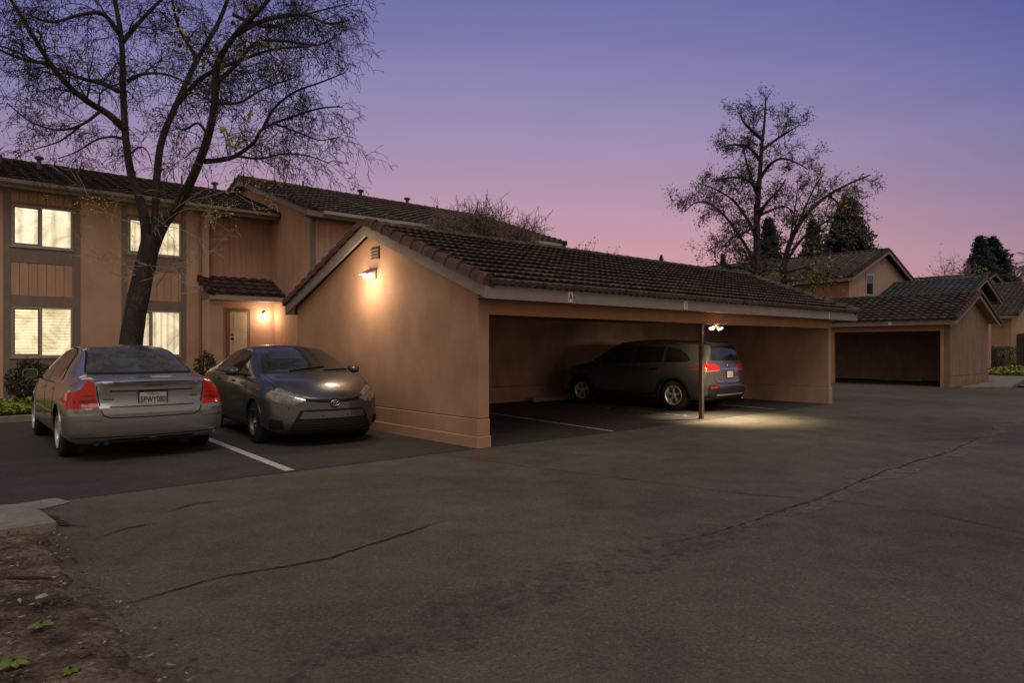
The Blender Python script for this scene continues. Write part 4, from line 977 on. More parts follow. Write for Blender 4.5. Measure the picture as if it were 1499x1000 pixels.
            for k in range(n):
                for d in (-.5, .5):
                    a = 2*math.pi*k/n+.3; half = .10 if n <= 5 else .085; a2 = a+d*2*half*1.3
                    c1 = Vector((math.cos(a+d*half), 0, math.sin(a+d*half)))*.055; c2 = Vector((math.cos(a2), 0, math.sin(a2)))*(rr-.018)
                    tt = (c2-c1).normalized(); sd = Vector((-tt.z, 0, tt.x))
                    w1, w2 = .014, .013; o = Vector((x, yo, r))
                    q = [c1-sd*w1, c2-sd*w2, c2+sd*w2, c1+sd*w1]; yy1 = -sg*.024; yy2 = -sg*.010
                    ys = [yy1, yy2, yy2, yy1]; k0 = len(rim.v)
                    for p, yv in zip(q, ys): rim.v.append(tuple(o+p+Vector((0,yv,0))))
                    for p, yv in zip(q, ys): rim.v.append(tuple(o+p+Vector((0,yv-sg*.03,0))))
                    rim.f += [(k0,k0+1,k0+2,k0+3),(k0+7,k0+6,k0+5,k0+4)]+[(k0+i,k0+4+i,k0+4+(i+1)%4,k0+(i+1)%4) for i in range(4)]
            rim.lathe((x,yo-sg*.010,r), (0,-sg,0), [(0,.01),(0,.030),(.012,.055),(.05,.06)], 20, closed=False)
            rm = rim.build('rim', mt, W_)
            dk = MB(); dk.lathe((x,yo-sg*.075,r), (0,-sg,0), [(0,.001),(0,rr-.05)], 30, closed=False); dk.build('brake_disc', M['steel'], W_)
        return W_
    def mirror(s, x, y, z, mat, w=.20, h=.13):
        for sg in (1, -1):
            b = MB(); k0 = 0; n = 10; prof = []
            for i in range(n+1):
                t = i/n; sx = math.sin(math.pi*min(1, t*1.02+.0)*.5+.0)
                rr = (1-(1-t)**2.2)**.5 if t > 0 else .02
                prof.append((x+.10-.14*t, rr))
            for px, rr in prof:
                for j in range(16):
                    a = 2*math.pi*j/16; ca, sa = math.cos(a), math.sin(a); e = .62
                    yy = abs(ca)**e*math.copysign(1, ca)*w/2*rr; zz = abs(sa)**e*math.copysign(1, sa)*h/2*rr*(1.08 if sa > 0 else .92)
                    b.v.append((px, sg*(y+yy), z+zz))
            for i in range(n):
                for j in range(16): a = i*16+j; c = i*16+(j+1) % 16; f = (a, c, c+16, a+16); b.f.append(f if sg == 1 else f[::-1])
            b.f.append(tuple(range(16))); b.f.append(tuple(n*16+j for j in range(16)))
            o = b.build('mirror', mat, s.root, smooth=True)
            bm = bmesh.new(); bm.from_mesh(o.data); bmesh.ops.recalc_face_normals(bm, faces=bm.faces); bm.to_mesh(o.data); bm.free()
            try: o.data.set_sharp_from_angle(angle=math.radians(40))
            except Exception: pass
            g = MB(); yc = sg*y
            g.prism([(x-.0415,yc-w*.42,z-h*.38),(x-.0415,yc+w*.42,z-h*.38),(x-.0415,yc+w*.44,z+h*.30),(x-.0415,yc+w*.30,z+h*.42),(x-.0415,yc-w*.30,z+h*.42),(x-.0415,yc-w*.44,z+h*.30)], (-.003,0,0)); g.build('mirror_glass', M['glass'], o)
            a = MB(); a.prism([(x-.01,sg*(y-w*.35),z-h*.45),(x+.05,sg*(y-w*.35),z-h*.45),(x+.07,sg*(y-w*.35-.13),z-h*.55),(x-.02,sg*(y-w*.35-.13),z-h*.55)], (0,0,.035)); a.build('mirror_arm', M['plastic'], o)
    def plate(s, z, y, axis, text, w=.305, h=.152, tilt=0):
        if axis == 'r':
            p, n = s.hit('r', y, z); x = p.x-.014
            b = MB(); b.box((x-.004,y-w/2,z-h/2), (x+.03,y+w/2,z+h/2)); pl = b.build('licence_plate', M['plate'], s.root, bevel=.003)
            fr = MB()
            for a, c in (((y-w/2-.012, z-h/2-.012),(y+w/2+.012, z-h/2)),((y-w/2-.012, z+h/2),(y+w/2+.012, z+h/2+.012)),((y-w/2-.012, z-h/2),(y-w/2, z+h/2)),((y+w/2, z-h/2),(y+w/2+.012, z+h/2))):
                fr.box((x-.010,a[0],a[1]), (x+.03,c[0],c[1]))
            fr.build('plate_frame', M['plastic'], pl)
            if text:
                letter(text, .100, M['ink'], pl, Vector((x-.006,y,z-.020)), Euler((math.pi/2, 0, -math.pi/2)), 'plate_number', .0015, .0012, .68)
                o = letter('California', .036, simple('plate_script', (.25,.03,.03), .6), pl, Vector((x-.006,y,z+.053)), Euler((math.pi/2, 0, -math.pi/2)), 'plate_heading', .0008)
            return pl
def arch_lip(c, wx, rr, ra, mat, w=.022, off=.008, a0=-8, a1=188, mirror=True):
    pts = [(wx+math.cos(math.radians(a))*(ra+w*.5), rr+math.sin(math.radians(a))*(ra+w*.5)) for a in range(a0, a1+1, 6)]
    return c.strip('arch_lip', pts, 'l', w, mat, off=off, depth=.01, mirror=mirror)
SC = CAM_H/1.5
def place(x, y): return x*SC, y*SC
# ---- silver saloon, seen from behind
def silver():
    X, Y = place(-6.41, 11.04)
    st = [ # x     zb   ys   ym   zm   yb   zbelt yr   zr    zc
        (-2.33, .25, .70, .80, .50, .74, .80, .62, .955, .985),
        (-2.24, .22, .76, .86, .52, .79, .85, .66, .975, 1.005),
        (-2.00, .19, .79, .895, .56, .825, .90, .68, 1.00, 1.030),
        (-1.66, .18, .80, .900, .60, .840, .93, .665, 1.035, 1.055),
        (-1.45, .18, .80, .900, .62, .848, .94, .63, 1.10, 1.135),
        (-1.05, .18, .80, .900, .64, .858, .94, .575, 1.265, 1.310),
        (-.72, .18, .80, .900, .64, .860, .94, .55, 1.345, 1.395),
        (-.20, .18, .80, .900, .64, .860, .935, .555, 1.375, 1.425),
        (.30, .18, .80, .900, .63, .860, .93, .575, 1.345, 1.395),
        (.75, .18, .80, .900, .62, .855, .92, .63, 1.20, 1.245),
        (1.15, .18, .79, .895, .60, .840, .90, .70, 1.005, 1.040),
        (1.35, .18, .79, .890, .59, .825, .885, .70, .955, .985),
        (1.80, .19, .77, .870, .56, .785, .83, .64, .885, .915),
        (2.10, .20, .73, .82, .54, .73, .75, .58, .80, .83),
        (2.25, .22, .66, .74, .50, .66, .66, .50, .72, .75)]
    rear = [(.15,.14),(.24,.07),(.30,.035),(.36,.012),(.48,.0),(.60,.0),(.655,.005),(.68,.045),(.76,.060),(.90,.055),(.97,.035),(1.02,.045),(1.1,.12)]
    front = [(.15,.12),(.3,.02),(.5,0),(.62,.03),(.75,.12),(.9,.25)]
    c = Car('parked_car', 'silver saloon parked nose in beside the planting strip, seen from behind', 'car', X, Y, math.radians(130.2), 1.084*SC, st, rear, front, .16, .30)
    P = car_paint('silver_paint', (.27,.27,.28), .6, .27)
    R = .316; ar = .355
    c.body(P, [(-1.36,R),(1.36,R)], ar)
    c.panel('rear_window', [(-.585,1.052),(.585,1.052),(.60,1.075),(.475,1.362),(.44,1.375),(-.44,1.375),(-.475,1.362),(-.60,1.075)], 'r', M['glass_dusty'], .006)
    for sg in (1, -1):
        c.strip('window_surround', [(sg*.615,1.06),(sg*.485,1.375)], 'r', .022, M['gap'], .004)
    c.strip('window_surround', [(-.60,1.047),(.60,1.047)], 'r', .014, M['gap'], .008)
    # side glass: rear door, front door
    side1 = [(-.93,.985),(-.18,.975),(-.18,1.345),(-.42,1.342),(-.70,1.28),(-.92,1.12)]
    side2 = [(-.10,.972),(.86,.965),(.90,.98),(.36,1.305),(.18,1.338),(-.10,1.350)]
    tri = [(-1.22,.99),(-.98,.985),(-.97,1.08),(-1.02,1.085)]
    for p_ in (side1, side2): c.panel('side_window', p_, 'l', M['glass'], .004, mirror=True)
    c.strip('window_trim', [(-1.25,.972),(-.6,.968),(0,.962),(.90,.955)], 'l', .018, M['chrome'], .006, mirror=True)
    c.strip('window_trim', [(-1.22,.985),(-.98,1.12),(-.72,1.295),(-.42,1.362),(-.1,1.372)], 'l', .014, M['gap'], .005, mirror=True)
    c.panel('windscreen', [(.42,-.52),(1.10,-.68),(1.10,.68),(.42,.52)], 't', M['glass'], .005)
    # tail lamps wrap the corners: tall stepped red lens over a clear strip
    lamp = [(.575,.660),(.60,.80),(.615,.96),(.665,.975),(.70,.94),(.74,.875),(.80,.85),(.86,.825),(.90,.70),(.90,.66)]
    low = [(.560,.605),(.572,.652),(.90,.652),(.91,.605)]
    c.panel('tail_lamp', lamp, 'r', M['red_lens'], .010, .02, .03, mirror=True); c.panel('lower_lens', low, 'r', M['clear_lens'], .010, .02, .03, mirror=True)
    for z_ in (.735, .80):
        for sg in (1, -1): c.strip('lamp_divider', [(sg*(.605 if z_ < .78 else .615),z_),(sg*.74,z_),(sg*(.88 if z_ < .78 else .84),z_)], 'r', .016 if z_ > .78 else .045, M['red_dark'], .0125)
    slamp = [(-2.20,.655),(-2.20,.84),(-2.10,.82),(-1.94,.775),(-1.93,.70),(-1.96,.655)]
    c.panel('tail_lamp', slamp, 'l', M['red_lens'], .007, .01, .03, mirror=True); c.panel('lower_lens', [(-2.2,.605),(-2.2,.65),(-1.965,.65),(-2.0,.61)], 'l', M['clear_lens'], .007, .01, .03, mirror=True)
    # boot lid shut lines, plate recess and bumper
    for sg in (1, -1):
        c.strip('shut_line', [(sg*.60,.965),(sg*.585,.80),(sg*.555,.62),(sg*.53,.565),(sg*.46,.535),(0,.53)], 'r', .012, M['gap'], .002)
    c.strip('boot_crease', [(-.595,.945),(-.3,.955),(0,.958),(.3,.955),(.595,.945)], 'r', .010, M['gap'], .001)
    c.panel('plate_recess', [(-.47,.665),(.47,.665),(.44,.845),(-.44,.845)], 'r', car_paint('silver_paint_recess', (.26,.265,.28), .7, .5), .003, .004)
    c.strip('recess_edge', [(-.46,.852),(.46,.852)], 'r', .016, M['gap'], .005); c.strip('recess_edge', [(-.47,.662),(.47,.662)], 'r', .008, M['gap'], .004)
    c.panel('plate_lamp_bar', [(-.44,.858),(.44,.858),(.44,.878),(-.44,.878)], 'r', P, .020, .02)
    c.plate(.755, 0, 'r', '5PWY080')
    c.strip('model_badge', [(.42,.752),(.53,.752)], 'r', .018, M['pipe'], .006); c.strip('model_badge', [(-.43,.765),(-.52,.765)], 'r', .016, M['pipe'], .006); c.strip('maker_badge', [(-.10,.915),(.10,.915)], 'r', .020, M['pipe'], .005)
    for sg in (1, -1):
        c.strip('bumper_moulding', [(sg*.56,.535),(sg*.70,.54),(sg*.84,.545)], 'r', .045, P, .012, depth=.02)
        c.strip('bumper_vent', [(sg*.04,.268),(sg*.47,.268)], 'r', .022, M['gap'], .006)
    c.strip('bumper_line', [(-.84,.305),(0,.300),(.84,.305)], 'r', .012, M['gap'], .002)
    c.panel('tow_cap', [(.64,.37),(.72,.37),(.72,.43),(.64,.43)], 'r', P, .004, .006)
    # doors, handles, sills
    for x in (-1.02, -.14, .98): c.strip('shut_line', [(x,.33),(x+.0,.6),(x,.96)] if x > -1 else [(-.86,.35),(-.92,.55),(-1.0,.75),(-1.0,.955)], 'l', .010, M['gap'], .002, mirror=True)
    c.strip('shut_line', [(-.86,.275),(1.0,.275)], 'l', .010, M['gap'], .002, mirror=True)
    c.strip('side_moulding', [(-.95,.52),(.95,.52)], 'l', .045, P, .010, mirror=True)
    for x in (-.86, .02): c.strip('door_handle', [(x,.835),(x+.2,.835)], 'l', .032, P, .030, depth=.02, mirror=True)
    arch_lip(c, -1.36, R, ar, P); arch_lip(c, 1.36, R, ar, P)
    c.mirror(.80, .98, .99, P, .19, .135)
    for y, z in ((.60,.235),(.50,.235)): 
        t = MB(); t.lathe((-2.285,y,z), (1,0,0), [(0,.032),(.25,.032)], 16, closed=False); t.lathe((-2.275,y,z), (1,0,0), [(0,.028),(.25,.028)], 16, closed=True); t.build('exhaust_pipe', M['plastic'], c.root)
    for x in (-1.36, 1.36):
        for sg in (1, -1): c.wheel(x, sg*.885, R, .215, .205, 5)
    u = MB(); u.box((-1.9,-.6,.16), (1.9,.6,.26)); u.build('underbody', M['well'], c.root)
    a = MB(); a.prism([(-.95,.02,1.40),(-.75,.02,1.40),(-.93,.0,1.445)], (0,-.04,0)); 
    return c
silver()
def grey_sedan():
    X, Y = place(-4.128, 12.29)
    st = [
        (-2.33, .30, .68, .78, .55, .70, .84, .56, 1.00, 1.03),
        (-2.20, .25, .74, .84, .58, .76, .90, .60, 1.05, 1.075),
        (-1.90, .20, .78, .875, .62, .80, .96, .62, 1.085, 1.11),
        (-1.60, .18, .79, .885, .64, .825, .98, .61, 1.13, 1.165),
        (-1.05, .18, .79, .885, .66, .84, .985, .565, 1.30, 1.345),
        (-.60, .18, .79, .885, .66, .845, .98, .55, 1.375, 1.425),
        (-.15, .18, .79, .885, .66, .845, .97, .555, 1.400, 1.455),
        (.30, .18, .79, .885, .65, .845, .955, .575, 1.365, 1.42),
        (.80, .18, .79, .885, .64, .84, .94, .64, 1.20, 1.245),
        (1.20, .18, .79, .885, .63, .83, .925, .70, 1.015, 1.05),
        (1.40, .18, .79, .88, .63, .82, .91, .71, .965, 1.005),
        (1.80, .18, .78, .87, .62, .79, .86, .66, .905, .955),
        (2.08, .18, .75, .84, .60, .75, .79, .58, .835, .885),
        (2.22, .19, .72, .81, .57, .71, .72, .52, .765, .805),
        (2.31, .20, .66, .76, .52, .66, .64, .46, .69, .72)]
    rear = [(.2,.1),(.4,0),(.7,0),(.9,.05),(1.1,.08)]
    front = [(.15,.09),(.22,.03),(.30,.0),(.45,.01),(.55,.025),(.64,.04),(.72,.07),(.80,.12),(.95,.25)]
    c = Car('parked_car', 'dark grey sedan facing outwards beside the carport gable wall, with a steel front wheel', 'car', X, Y, math.radians(-53.4), 1.06*SC, st, rear, front, .16, .62, fall=(.7,1.0))
    P = car_paint('dark_grey_paint', (.070,.077,.088), .26, .30, .45)
    R = .316; ar = .352
    c.body(P, [(-1.35,R),(1.35,R)], ar)
    ws = [(.36,-.50),(1.16,-.68),(1.22,-.45),(1.25,0),(1.22,.45),(1.16,.68),(.36,.50),(.31,0)]
    c.panel('windscreen', ws, 't', M['glass'], .005, grid=.05)
    c.strip('wiper_cowl', [(1.19,-.68),(1.26,-.40),(1.285,0),(1.26,.40),(1.19,.68)], 't', .06, M['plastic'], .004)
    for a, b in (((1.22,-.30),(1.07,.30)),((1.22,.25),(1.12,.66))): 
        c.strip('wiper', [a, b], 't', .016, M['gap'], .022, depth=.004)
    side = [(-.95,1.035),(-.20,1.02),(-.20,1.365),(-.55,1.345),(-.80,1.28),(-1.0,1.16)]
    side2 = [(-.12,1.015),(.72,.995),(.76,1.03),(.40,1.285),(.22,1.345),(-.12,1.372)]
    qt = [(.80,.993),(1.02,.985),(.84,1.05),(.80,1.06)]
    for p_ in (side, side2): c.panel('side_window', p_, 'l', M['glass'], .004, mirror=True)
    c.panel('quarter_window', [(-1.34,1.055),(-1.03,1.04),(-1.07,1.16),(-1.10,1.17)], 'l', M['glass'], .004, mirror=True)
    c.panel('rear_window', [(-.52,1.15),(.52,1.15),(.44,1.36),(-.44,1.36)], 'r', M['glass'], .005)
    for y in (1,):
        c.strip('window_trim', [(-1.3,1.02),(-.5,1.005),(.3,.99),(.98,.975)], 'l', .014, M['gap'], .005, mirror=True)
    # bonnet shut line and swage
    for sg in (1, -1):
        c.strip('shut_line', [(1.16,sg*.755),(1.6,sg*.735),(2.0,sg*.68),(2.12,sg*.60)], 't', .008, M['gap'], .002)
    # headlamps: swept triangles rising to the wings
    hl = [(.40,.655),(.46,.635),(.55,.600),(.64,.605),(.74,.640),(.82,.700),(.80,.765),(.74,.775),(.64,.735),(.52,.690)]
    c.panel('headlight', hl, 'f', M['clear_lens'], .008, .02, .03, mirror=True)
    shl = [(2.12,.60),(2.12,.73),(1.90,.815),(1.84,.825),(1.86,.79),(1.95,.70),(2.03,.62)]
    c.panel('headlight', shl, 'l', M['clear_lens'], .006, .01, .03, mirror=True)
    c.strip('headlight_edge', [(.40,.66),(.52,.697),(.64,.742),(.76,.782)], 'f', .018, M['chrome'], .013, mirror=True)
    c.panel('turn_lens', [(.745,.68),(.79,.70),(.80,.745),(.75,.745)], 'f', M['amber'], .012, .01, .03, mirror=True)
    # upper grille slit
    ug = [(-.44,.655),(-.20,.625),(0,.62),(.20,.625),(.44,.655),(.42,.690),(.2,.668),(0,.663),(-.2,.668),(-.42,.690)]
    c.panel('upper_grille', ug, 'f', M['gap'], .004, .01)
    c.strip('grille_bar', [(-.42,.672),(-.2,.648),(0,.643),(.2,.648),(.42,.672)], 'f', .008, M['chrome'] if False else M['plastic'], .012)
    # lower trapezoid grille
    lg = [(-.62,.235),(-.50,.222),(.50,.222),(.62,.235),(.47,.515),(.40,.530),(-.40,.530),(-.47,.515)]
    c.panel('lower_grille', lg, 'f', M['gap'], .004, .01)
    c.panel('plate_panel', [(-.485,.405),(.485,.405),(.435,.500),(-.435,.500)], 'f', P, .010, .02, label='body coloured blank panel across the grille')
    for i in range(3):
        z = .262+i*.036; w_ = .585-(z-.235)*.45
        c.strip('grille_slat', [(-w_,z),(0,z),(w_,z)], 'f', .008, M['plastic'], .012)
    for sg in (1, -1):
        c.strip('plate_hole', [(sg*.18,.45),(sg*.18,.43)], 'f', .02, M['gap'], .013)
    c.panel('front_lip', [(-.66,.195),(.66,.195),(.62,.228),(.50,.215),(-.50,.215),(-.62,.228)], 'f', P, .016, .03)
    fg = [(.60,.30),(.66,.40),(.80,.425),(.82,.40),(.80,.27),(.70,.245)]
    c.panel('fog_lamp_surround', [(.66,.265),(.68,.385),(.80,.405),(.815,.36),(.80,.26)], 'f', M['gap'], .005, .01, .03, mirror=True)
    for i in range(4): c.strip('fog_slat', [(.675,.285+i*.03),(.805,.290+i*.03)], 'f', .009, M['plastic'], .012, mirror=True)
    # badge: three interlocked ovals on a dark disc
    p, n = c.hit('f', 0, .64)
    b = MB(); bx = p.x+.006
    b.lathe((bx,0,.615), (1,0,0), [(0,.075),(.012,.07),(.016,.04),(.016,.001)], 24); bd = b.build('badge', M['gap'], c.root)
    for (yw, zw, cz) in ((.062,.043,.615),(.022,.040,.617),(.040,.017,.634)):
        e = MB(); pts = [(bx+.018, math.cos(a)*yw, cz+math.sin(a)*zw) for a in [2*math.pi*i/24 for i in range(25)]]
        e.tube(pts, .0065, 6, cap=False); e.build('badge_oval', M['chrome'], bd, smooth=True)
    # doors
    c.strip('shut_line', [(.95,.30),(.98,.6),(.93,.97)], 'l', .010, M['gap'], .002, mirror=True); c.strip('shut_line', [(-.16,.30),(-.16,.99)], 'l', .010, M['gap'], .002, mirror=True)
    c.strip('shut_line', [(-.86,.34),(-.95,.6),(-1.05,1.0)], 'l', .010, M['gap'], .002, mirror=True); c.strip('shut_line', [(-.86,.285),(.95,.285)], 'l', .010, M['gap'], .002, mirror=True)
    for x in (-.80, .05): c.strip('door_handle', [(x,.875),(x+.19,.88)], 'l', .030, P, .030, depth=.02, mirror=True)
    arch_lip(c, -1.35, R, ar, P); arch_lip(c, 1.35, R, ar, P)
    c.mirror(.68, .985, 1.035, P, .20, .135)
    for x in (-1.35, 1.35):
        for sg in (1, -1): c.wheel(x, sg*.875, R, .205, .195, 'steel')
    u = MB(); u.box((-1.9,-.6,.16), (1.95,.6,.26)); u.build('underbody', M['well'], c.root)
grey_sedan()
def crossover():
    X, Y = place(3.47, 17.66)
    st = [
        (-2.38, .34, .70, .84, .62, .80, .96, .66, 1.10, 1.14),
        (-2.33, .31, .76, .885, .64, .83, 1.02, .64, 1.25, 1.30),
        (-2.22, .28, .80, .925, .66, .855, 1.06, .62, 1.42, 1.48),
        (-2.08, .26, .82, .938, .68, .865, 1.085, .61, 1.535, 1.60),
        (-1.75, .24, .84, .943, .70, .875, 1.09, .61, 1.575, 1.635),
        (-1.2, .23, .85, .945, .72, .885, 1.08, .615, 1.605, 1.665),
        (-.5, .23, .85, .945, .72, .89, 1.06, .62, 1.63, 1.69),
        (.10, .23, .85, .945, .72, .89, 1.05, .63, 1.61, 1.67),
        (.45, .23, .85, .945, .71, .885, 1.045, .65, 1.54, 1.595),
        (.85, .23, .85, .945, .70, .88, 1.035, .70, 1.33, 1.38),
        (1.20, .23, .85, .945, .69, .87, 1.025, .75, 1.125, 1.165),
        (1.40, .23, .84, .94, .69, .86, 1.01, .76, 1.075, 1.11),
        (1.80, .24, .82, .925, .68, .83, .96, .72, 1.02, 1.06),
        (2.10, .25, .78, .88, .66, .78, .88, .64, .94, .98),
        (2.26, .26, .74, .84, .62, .73, .79, .58, .85, .88),
        (2.36, .28, .68, .78, .56, .68, .70, .50, .76, .79)]
    rear = [(.25,.12),(.34,.04),(.42,.0),(.60,.0),(.66,.03),(.75,.05),(.95,.06),(1.1,.10),(1.3,.18),(1.5,.28),(1.7,.34)]
    front = [(.2,.10),(.35,.02),(.5,0),(.65,.02),(.8,.08),(.95,.2)]
    c = Car('parked_car', 'dark bronze grey crossover parked deep under the long carport behind the steel post', 'car', X, Y, math.radians(134.5), 1.0*SC, st, rear, front, .14, .30, fall=(.30,.9))
    P = car_paint('bronze_grey_paint', (.085,.083,.084), .30, .26)
    R = .362; ar = .405
    c.body(P, [(-1.39,R),(1.39,R)], ar)
    # black lower cladding
    c.panel('rear_bumper_cladding', [(-.86,.34),(.86,.34),(.86,.52),(.60,.56),(-.60,.56),(-.86,.52)], 'r', M['plastic'], .012, .02)
    c.strip('skid_trim', [(-.62,.40),(.62,.40)], 'r', .03, M['alloy'], .018)
    c.panel('tail_lamp', [(.40,.975),(.86,.955),(.92,1.0),(.90,1.09),(.84,1.115),(.60,1.095),(.44,1.05)], 'r', M['red_lens'], .010, .02, .04, mirror=True)
    c.panel('tail_lamp', [(-2.28,.965),(-2.28,1.10),(-2.16,1.10),(-2.06,1.075),(-2.08,1.02),(-2.16,.97)], 'l', M['red_lens'], .007, .01, .03, mirror=True)
    c.panel('lower_lens', [(.42,.955),(.88,.925),(.88,.945),(.42,.972)], 'r', M['clear_lens'], .010, .02, .04, mirror=True)
    c.panel('reflector', [(.56,.565),(.80,.555),(.80,.60),(.60,.61)], 'r', M['red_lens'], .014, .02, mirror=True)
    c.panel('reflector_surround', [(.52,.55),(.86,.54),(.84,.62),(.58,.63)], 'r', M['plastic'], .008, .02, mirror=True)
    c.panel('rear_window', [(-.60,1.185),(.60,1.185),(.66,1.22),(.52,1.535),(-.52,1.535),(-.66,1.22)], 'r', M['glass_tint'], .006)
    sp = MB(); sp.prism([(-2.03,-.55,1.585),(-2.20,-.55,1.565),(-2.21,-.55,1.585),(-1.95,-.55,1.638)], (0,1.10,0)); sp.build('spoiler', P, c.root, bevel=.006)
    for a, b in ((.62,.965),(-.62,.965)):
        c.strip('shut_line', [(a*.92,1.12),(a*.98,.9),(a,.74),(a*.9,.66),(0,.64)], 'r', .011, M['gap'], .002)
    c.strip('plate_lamp_bar', [(-.40,.985),(.40,.985)], 'r', .03, M['chrome'], .018, depth=.02)
    c.panel('plate_recess', [(-.36,.74),(.36,.74),(.36,.94),(-.36,.94)], 'r', P, .003, .004)
    pl = c.plate(.86, 0, 'r', '')
    letter('7WZE216' if False else '', .09, M['ink'], pl, Vector((0,0,0)), Euler((0,0,0))) if False else None
    p, n = c.hit('r', 0, 1.06); b = MB(); b.lathe((p.x-.004,0,1.06), (-1,0,0), [(0,.06),(.01,.055)], 20)
    b.build('badge', M['chrome'], c.root)
    c.strip('lower_chrome', [(-.55,.70),(.55,.70)], 'r', .022, M['chrome'], .012)
    # side: cladding, glass, chrome handles
    c.strip('sill_cladding', [(-.96,.325),(.96,.325)], 'l', .13, M['plastic'], .012, mirror=True)
    arch_lip(c, -1.39, R, ar, M['plastic'], .055, .014); arch_lip(c, 1.39, R, ar, M['plastic'], .055, .014)
    c.panel('side_window', [(-1.02,1.135),(-.22,1.12),(-.22,1.52),(-1.02,1.50)], 'l', M['glass_tint'], .004, mirror=True)
    c.panel('side_window', [(-.13,1.118),(.70,1.10),(.75,1.12),(.45,1.36),(.25,1.46),(-.13,1.515)], 'l', M['glass'], .004, mirror=True)
    c.panel('quarter_window', [(-1.78,1.20),(-1.72,1.15),(-1.10,1.137),(-1.10,1.495),(-1.40,1.46),(-1.62,1.36)], 'l', M['glass_tint'], .004, mirror=True)
    c.panel('windscreen', [(.50,-.58),(1.15,-.72),(1.15,.72),(.50,.58)], 't', M['glass'], .005)
    c.strip('shut_line', [(.98,.42),(1.0,.7),(.92,1.05)], 'l', .011, M['gap'], .002, mirror=True); c.strip('shut_line', [(-.17,.40),(-.17,1.10)], 'l', .011, M['gap'], .002, mirror=True); c.strip('shut_line', [(-.92,.55),(-1.08,.8),(-1.10,1.12)], 'l', .011, M['gap'], .002, mirror=True)
    for x in (-.95, .02): c.strip('door_handle', [(x,.985),(x+.2,.985)], 'l', .032, M['chrome'], .032, depth=.02, mirror=True)
    c.strip('roof_rail', [(-1.5,.60),(-.9,.62),(0,.64),(.3,.64)], 't', .035, M['chrome'], .03, depth=.02, mirror=True)
    c.panel('headlight', [(2.15,.78),(2.15,.88),(1.85,.98),(1.80,.96),(1.95,.84)], 'l', M['clear_lens'], .006, .01, .03, mirror=True)
    c.panel('headlight', [(.40,.74),(.70,.75),(.76,.86),(.50,.84)], 'f', M['clear_lens'], .008, .02, .04, mirror=True)
    c.panel('grille', [(-.36,.60),(.36,.60),(.40,.80),(-.40,.80)], 'f', M['gap'], .006, .02)
    c.mirror(.78, 1.03, 1.14, P, .2, .16)
    t = MB(); t.lathe((-2.36,-.55,.30), (1,0,0), [(0,.035),(.3,.035)], 16, closed=False); t.lathe((-2.35,-.55,.30), (1,0,0), [(0,.03),(.3,.03)], 16); t.build('exhaust_pipe', M['chrome'], c.root)
    for x in (-1.39, 1.39):
        for sg in (1, -1): c.wheel(x, sg*.93, R, .235, .225, 5)
    u = MB(); u.box((-1.95,-.65,.20), (1.95,.65,.34)); u.build('underbody', M['well'], c.root)
crossover()
# ---------------------------------------------------------------- trees and plants
M['bark'] = noisy('bark_dark', [(.3,(.022,.017,.017)),(.55,(.052,.041,.039)),(.75,(.12,.095,.085))], 5, bump=.9, bscale=22, bdist=.03, stretch=(1,1,.45), rough=.9)
M['twig'] = noisy('twig_bark', [(.3,(.018,.014,.015)),(.7,(.040,.031,.029))], 12, bump=0)
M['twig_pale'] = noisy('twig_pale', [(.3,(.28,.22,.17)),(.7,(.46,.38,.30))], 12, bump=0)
def leafmat(name, a, b, sc=6):
    m = noisy(name, [(.3,a),(.7,b)], sc, bump=0, rough=.6); m.node_tree.nodes['Principled BSDF'].inputs['Subsurface Weight'].default_value = 0
    return m
M['leaf_y'] = leafmat('leaf_spring_yellow', (.30,.26,.04), (.55,.50,.12))
M['leaf_olive'] = leafmat('leaf_olive', (.045,.045,.022), (.10,.095,.04), 2)
M['leaf_bud'] = leafmat('bud_brown', (.045,.032,.026), (.09,.065,.045), 3)
M['needle'] = leafmat('needle_blue_green', (.012,.020,.022), (.035,.050,.048), 2)
M['leaf_green'] = leafmat('leaf_green', (.13,.19,.022), (.38,.43,.06), 3)
M['leaf_hedge'] = leafmat('leaf_hedge', (.020,.028,.012), (.065,.075,.03), 4)
M['twig_red'] = noisy('twig_red_brown', [(.3,(.13,.085,.075)),(.7,(.24,.165,.14))], 6, bump=0)
M['ball'] = simple('seed_ball', (.05,.03,.03), .9)
